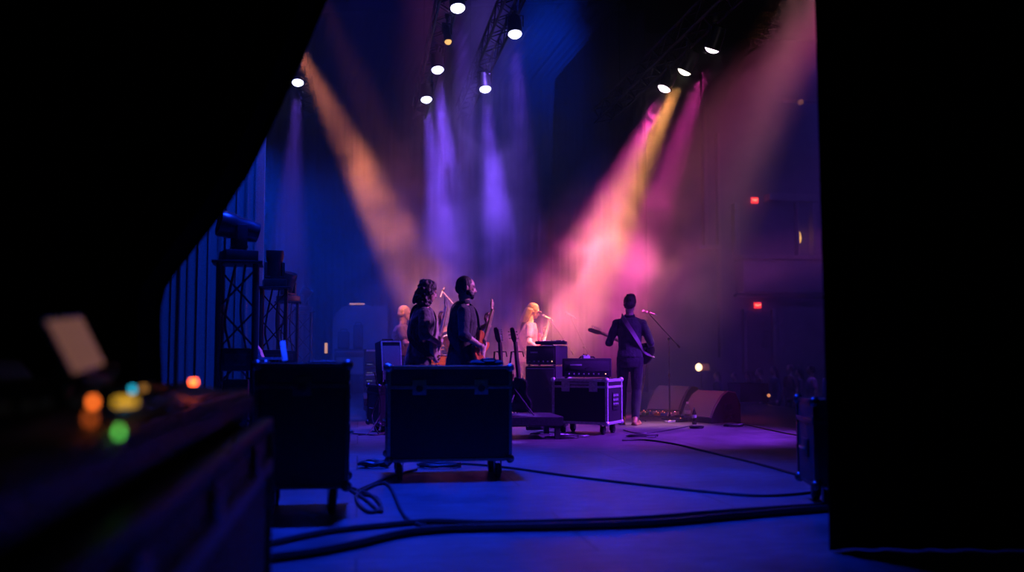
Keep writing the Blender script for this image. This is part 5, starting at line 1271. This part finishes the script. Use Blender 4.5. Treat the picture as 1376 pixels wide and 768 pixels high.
# ================================================================== haze
def haze():
    m = bpy.data.materials.new('stage_haze'); m.use_nodes = True; nt = m.node_tree; N = nt.nodes; L = nt.links
    N.clear(); out = N.new('ShaderNodeOutputMaterial'); sc = N.new('ShaderNodeVolumeScatter')
    L.new(sc.outputs['Volume'], out.inputs['Volume'])
    sc.inputs['Color'].default_value = (1, 1, 1, 1); sc.inputs['Anisotropy'].default_value = 0.25
    tc = N.new('ShaderNodeTexCoord')
    n1 = N.new('ShaderNodeTexNoise'); n1.inputs['Scale'].default_value = 1.05; n1.inputs['Detail'].default_value = 3.5; n1.inputs['Roughness'].default_value = 0.6; n1.inputs['Distortion'].default_value = 0.5
    L.new(tc.outputs['Object'], n1.inputs['Vector'])
    def mth(op, a, b=None, clamp=False):
        n = N.new('ShaderNodeMath'); n.operation = op; n.use_clamp = clamp
        for i, x in enumerate((a, b)):
            if x is None: continue
            if isinstance(x, (int, float)): n.inputs[i].default_value = x
            else: L.new(x, n.inputs[i])
        return n.outputs[0]
    puff = mth('MULTIPLY', mth('SUBTRACT', n1.outputs['Fac'], 0.43), 6.5, True)
    total = None
    for (px, py, Y, rx, ry, rz, k) in BLOBS:
        c = at(px, py, Y)
        mp = N.new('ShaderNodeMapping'); mp.vector_type = 'TEXTURE'; mp.inputs['Location'].default_value = c; mp.inputs['Scale'].default_value = (rx, ry, rz)
        g = N.new('ShaderNodeTexGradient'); g.gradient_type = 'SPHERICAL'
        L.new(tc.outputs['Object'], mp.inputs['Vector']); L.new(mp.outputs['Vector'], g.inputs['Vector'])
        s = mth('MULTIPLY', mth('POWER', g.outputs['Fac'], 1.3), k)
        total = s if total is None else mth('ADD', total, s)
    lay = mth('MULTIPLY', total, puff)
    # thin even haze that starts a few metres in from the wing
    sp = N.new('ShaderNodeSeparateXYZ'); L.new(tc.outputs['Object'], sp.inputs['Vector'])
    mr = N.new('ShaderNodeMapRange'); mr.interpolation_type = 'SMOOTHSTEP'
    mr.inputs['From Min'].default_value = 12.0; mr.inputs['From Max'].default_value = 15.0; mr.inputs['To Min'].default_value = 0.001; mr.inputs['To Max'].default_value = HAZE
    L.new(sp.outputs['Y'], mr.inputs['Value'])
    even = mth('MULTIPLY', mr.outputs['Result'], mth('ADD', mth('MULTIPLY', n1.outputs['Fac'], 1.5), 0.25))
    L.new(mth('ADD', even, lay), sc.inputs['Density'])
    o = MB().box((3, 14, 5.4), (37, 39, 13.2)).build('stage_haze', m, None, 0)
    tag(o, 'drifting theatrical haze hanging in the light beams over the stage', 'haze', None, 'stuff')
    m.cycles.volume_step_rate = 0.25
    return o
HAZE = 0.036
BLOBS = [(800, 345, 15.2, 1.9, 1.7, 1.5, 0.60), (775, 425, 15.6, 2.7, 2.2, 1.6, 0.50), (895, 390, 15.8, 2.3, 1.7, 1.6, 0.50),
         (500, 255, 14.8, 1.3, 1.4, 1.2, 0.38), (565, 370, 15.8, 1.9, 1.8, 1.5, 0.50), (645, 255, 17.5, 2.8, 2.2, 2.2, 0.85)]
haze()

# ================================================================== world, camera, film
w = bpy.data.worlds.new('world'); scene.world = w; w.use_nodes = True
w.node_tree.nodes['Background'].inputs[0].default_value = (0.003, 0.008, 0.011, 1); w.node_tree.nodes['Background'].inputs[1].default_value = 1.0
cd = bpy.data.cameras.new('camera'); cam = bpy.data.objects.new('camera', cd); COL.objects.link(cam)
cam.location = EYE; cam.rotation_euler = (R(90) + PITCH, 0, 0)
cd.sensor_width = 36; cd.sensor_fit = 'HORIZONTAL'; cd.lens = F / 1376 * 36; cd.clip_end = 200; cd.clip_start = 0.05
cd.dof.use_dof = True; cd.dof.focus_distance = 11.8; cd.dof.aperture_fstop = cd.lens / 1000 / 0.036; cd.dof.aperture_blades = 0
scene.camera = cam
vs = scene.view_settings; scene.display_settings.display_device = 'sRGB'
vs.view_transform = 'Standard'; vs.look = 'None'; vs.gamma = 1.0; vs.exposure = 0.0; vs.use_curve_mapping = False
cy = scene.cycles
cy.max_bounces = 5; cy.diffuse_bounces = 2; cy.glossy_bounces = 3; cy.transmission_bounces = 4; cy.volume_bounces = 0; cy.transparent_max_bounces = 6
cy.sample_clamp_indirect = 4.0; cy.sample_clamp_direct = 0.0
cy.use_denoising = True; cy.denoiser = 'OPENIMAGEDENOISE'; cy.volume_max_steps = 256; cy.caustics_reflective = False; cy.caustics_refractive = False
cy.blur_glossy = 0.5; cy.use_adaptive_sampling = True; cy.adaptive_threshold = 0.04; cy.adaptive_min_samples = 12
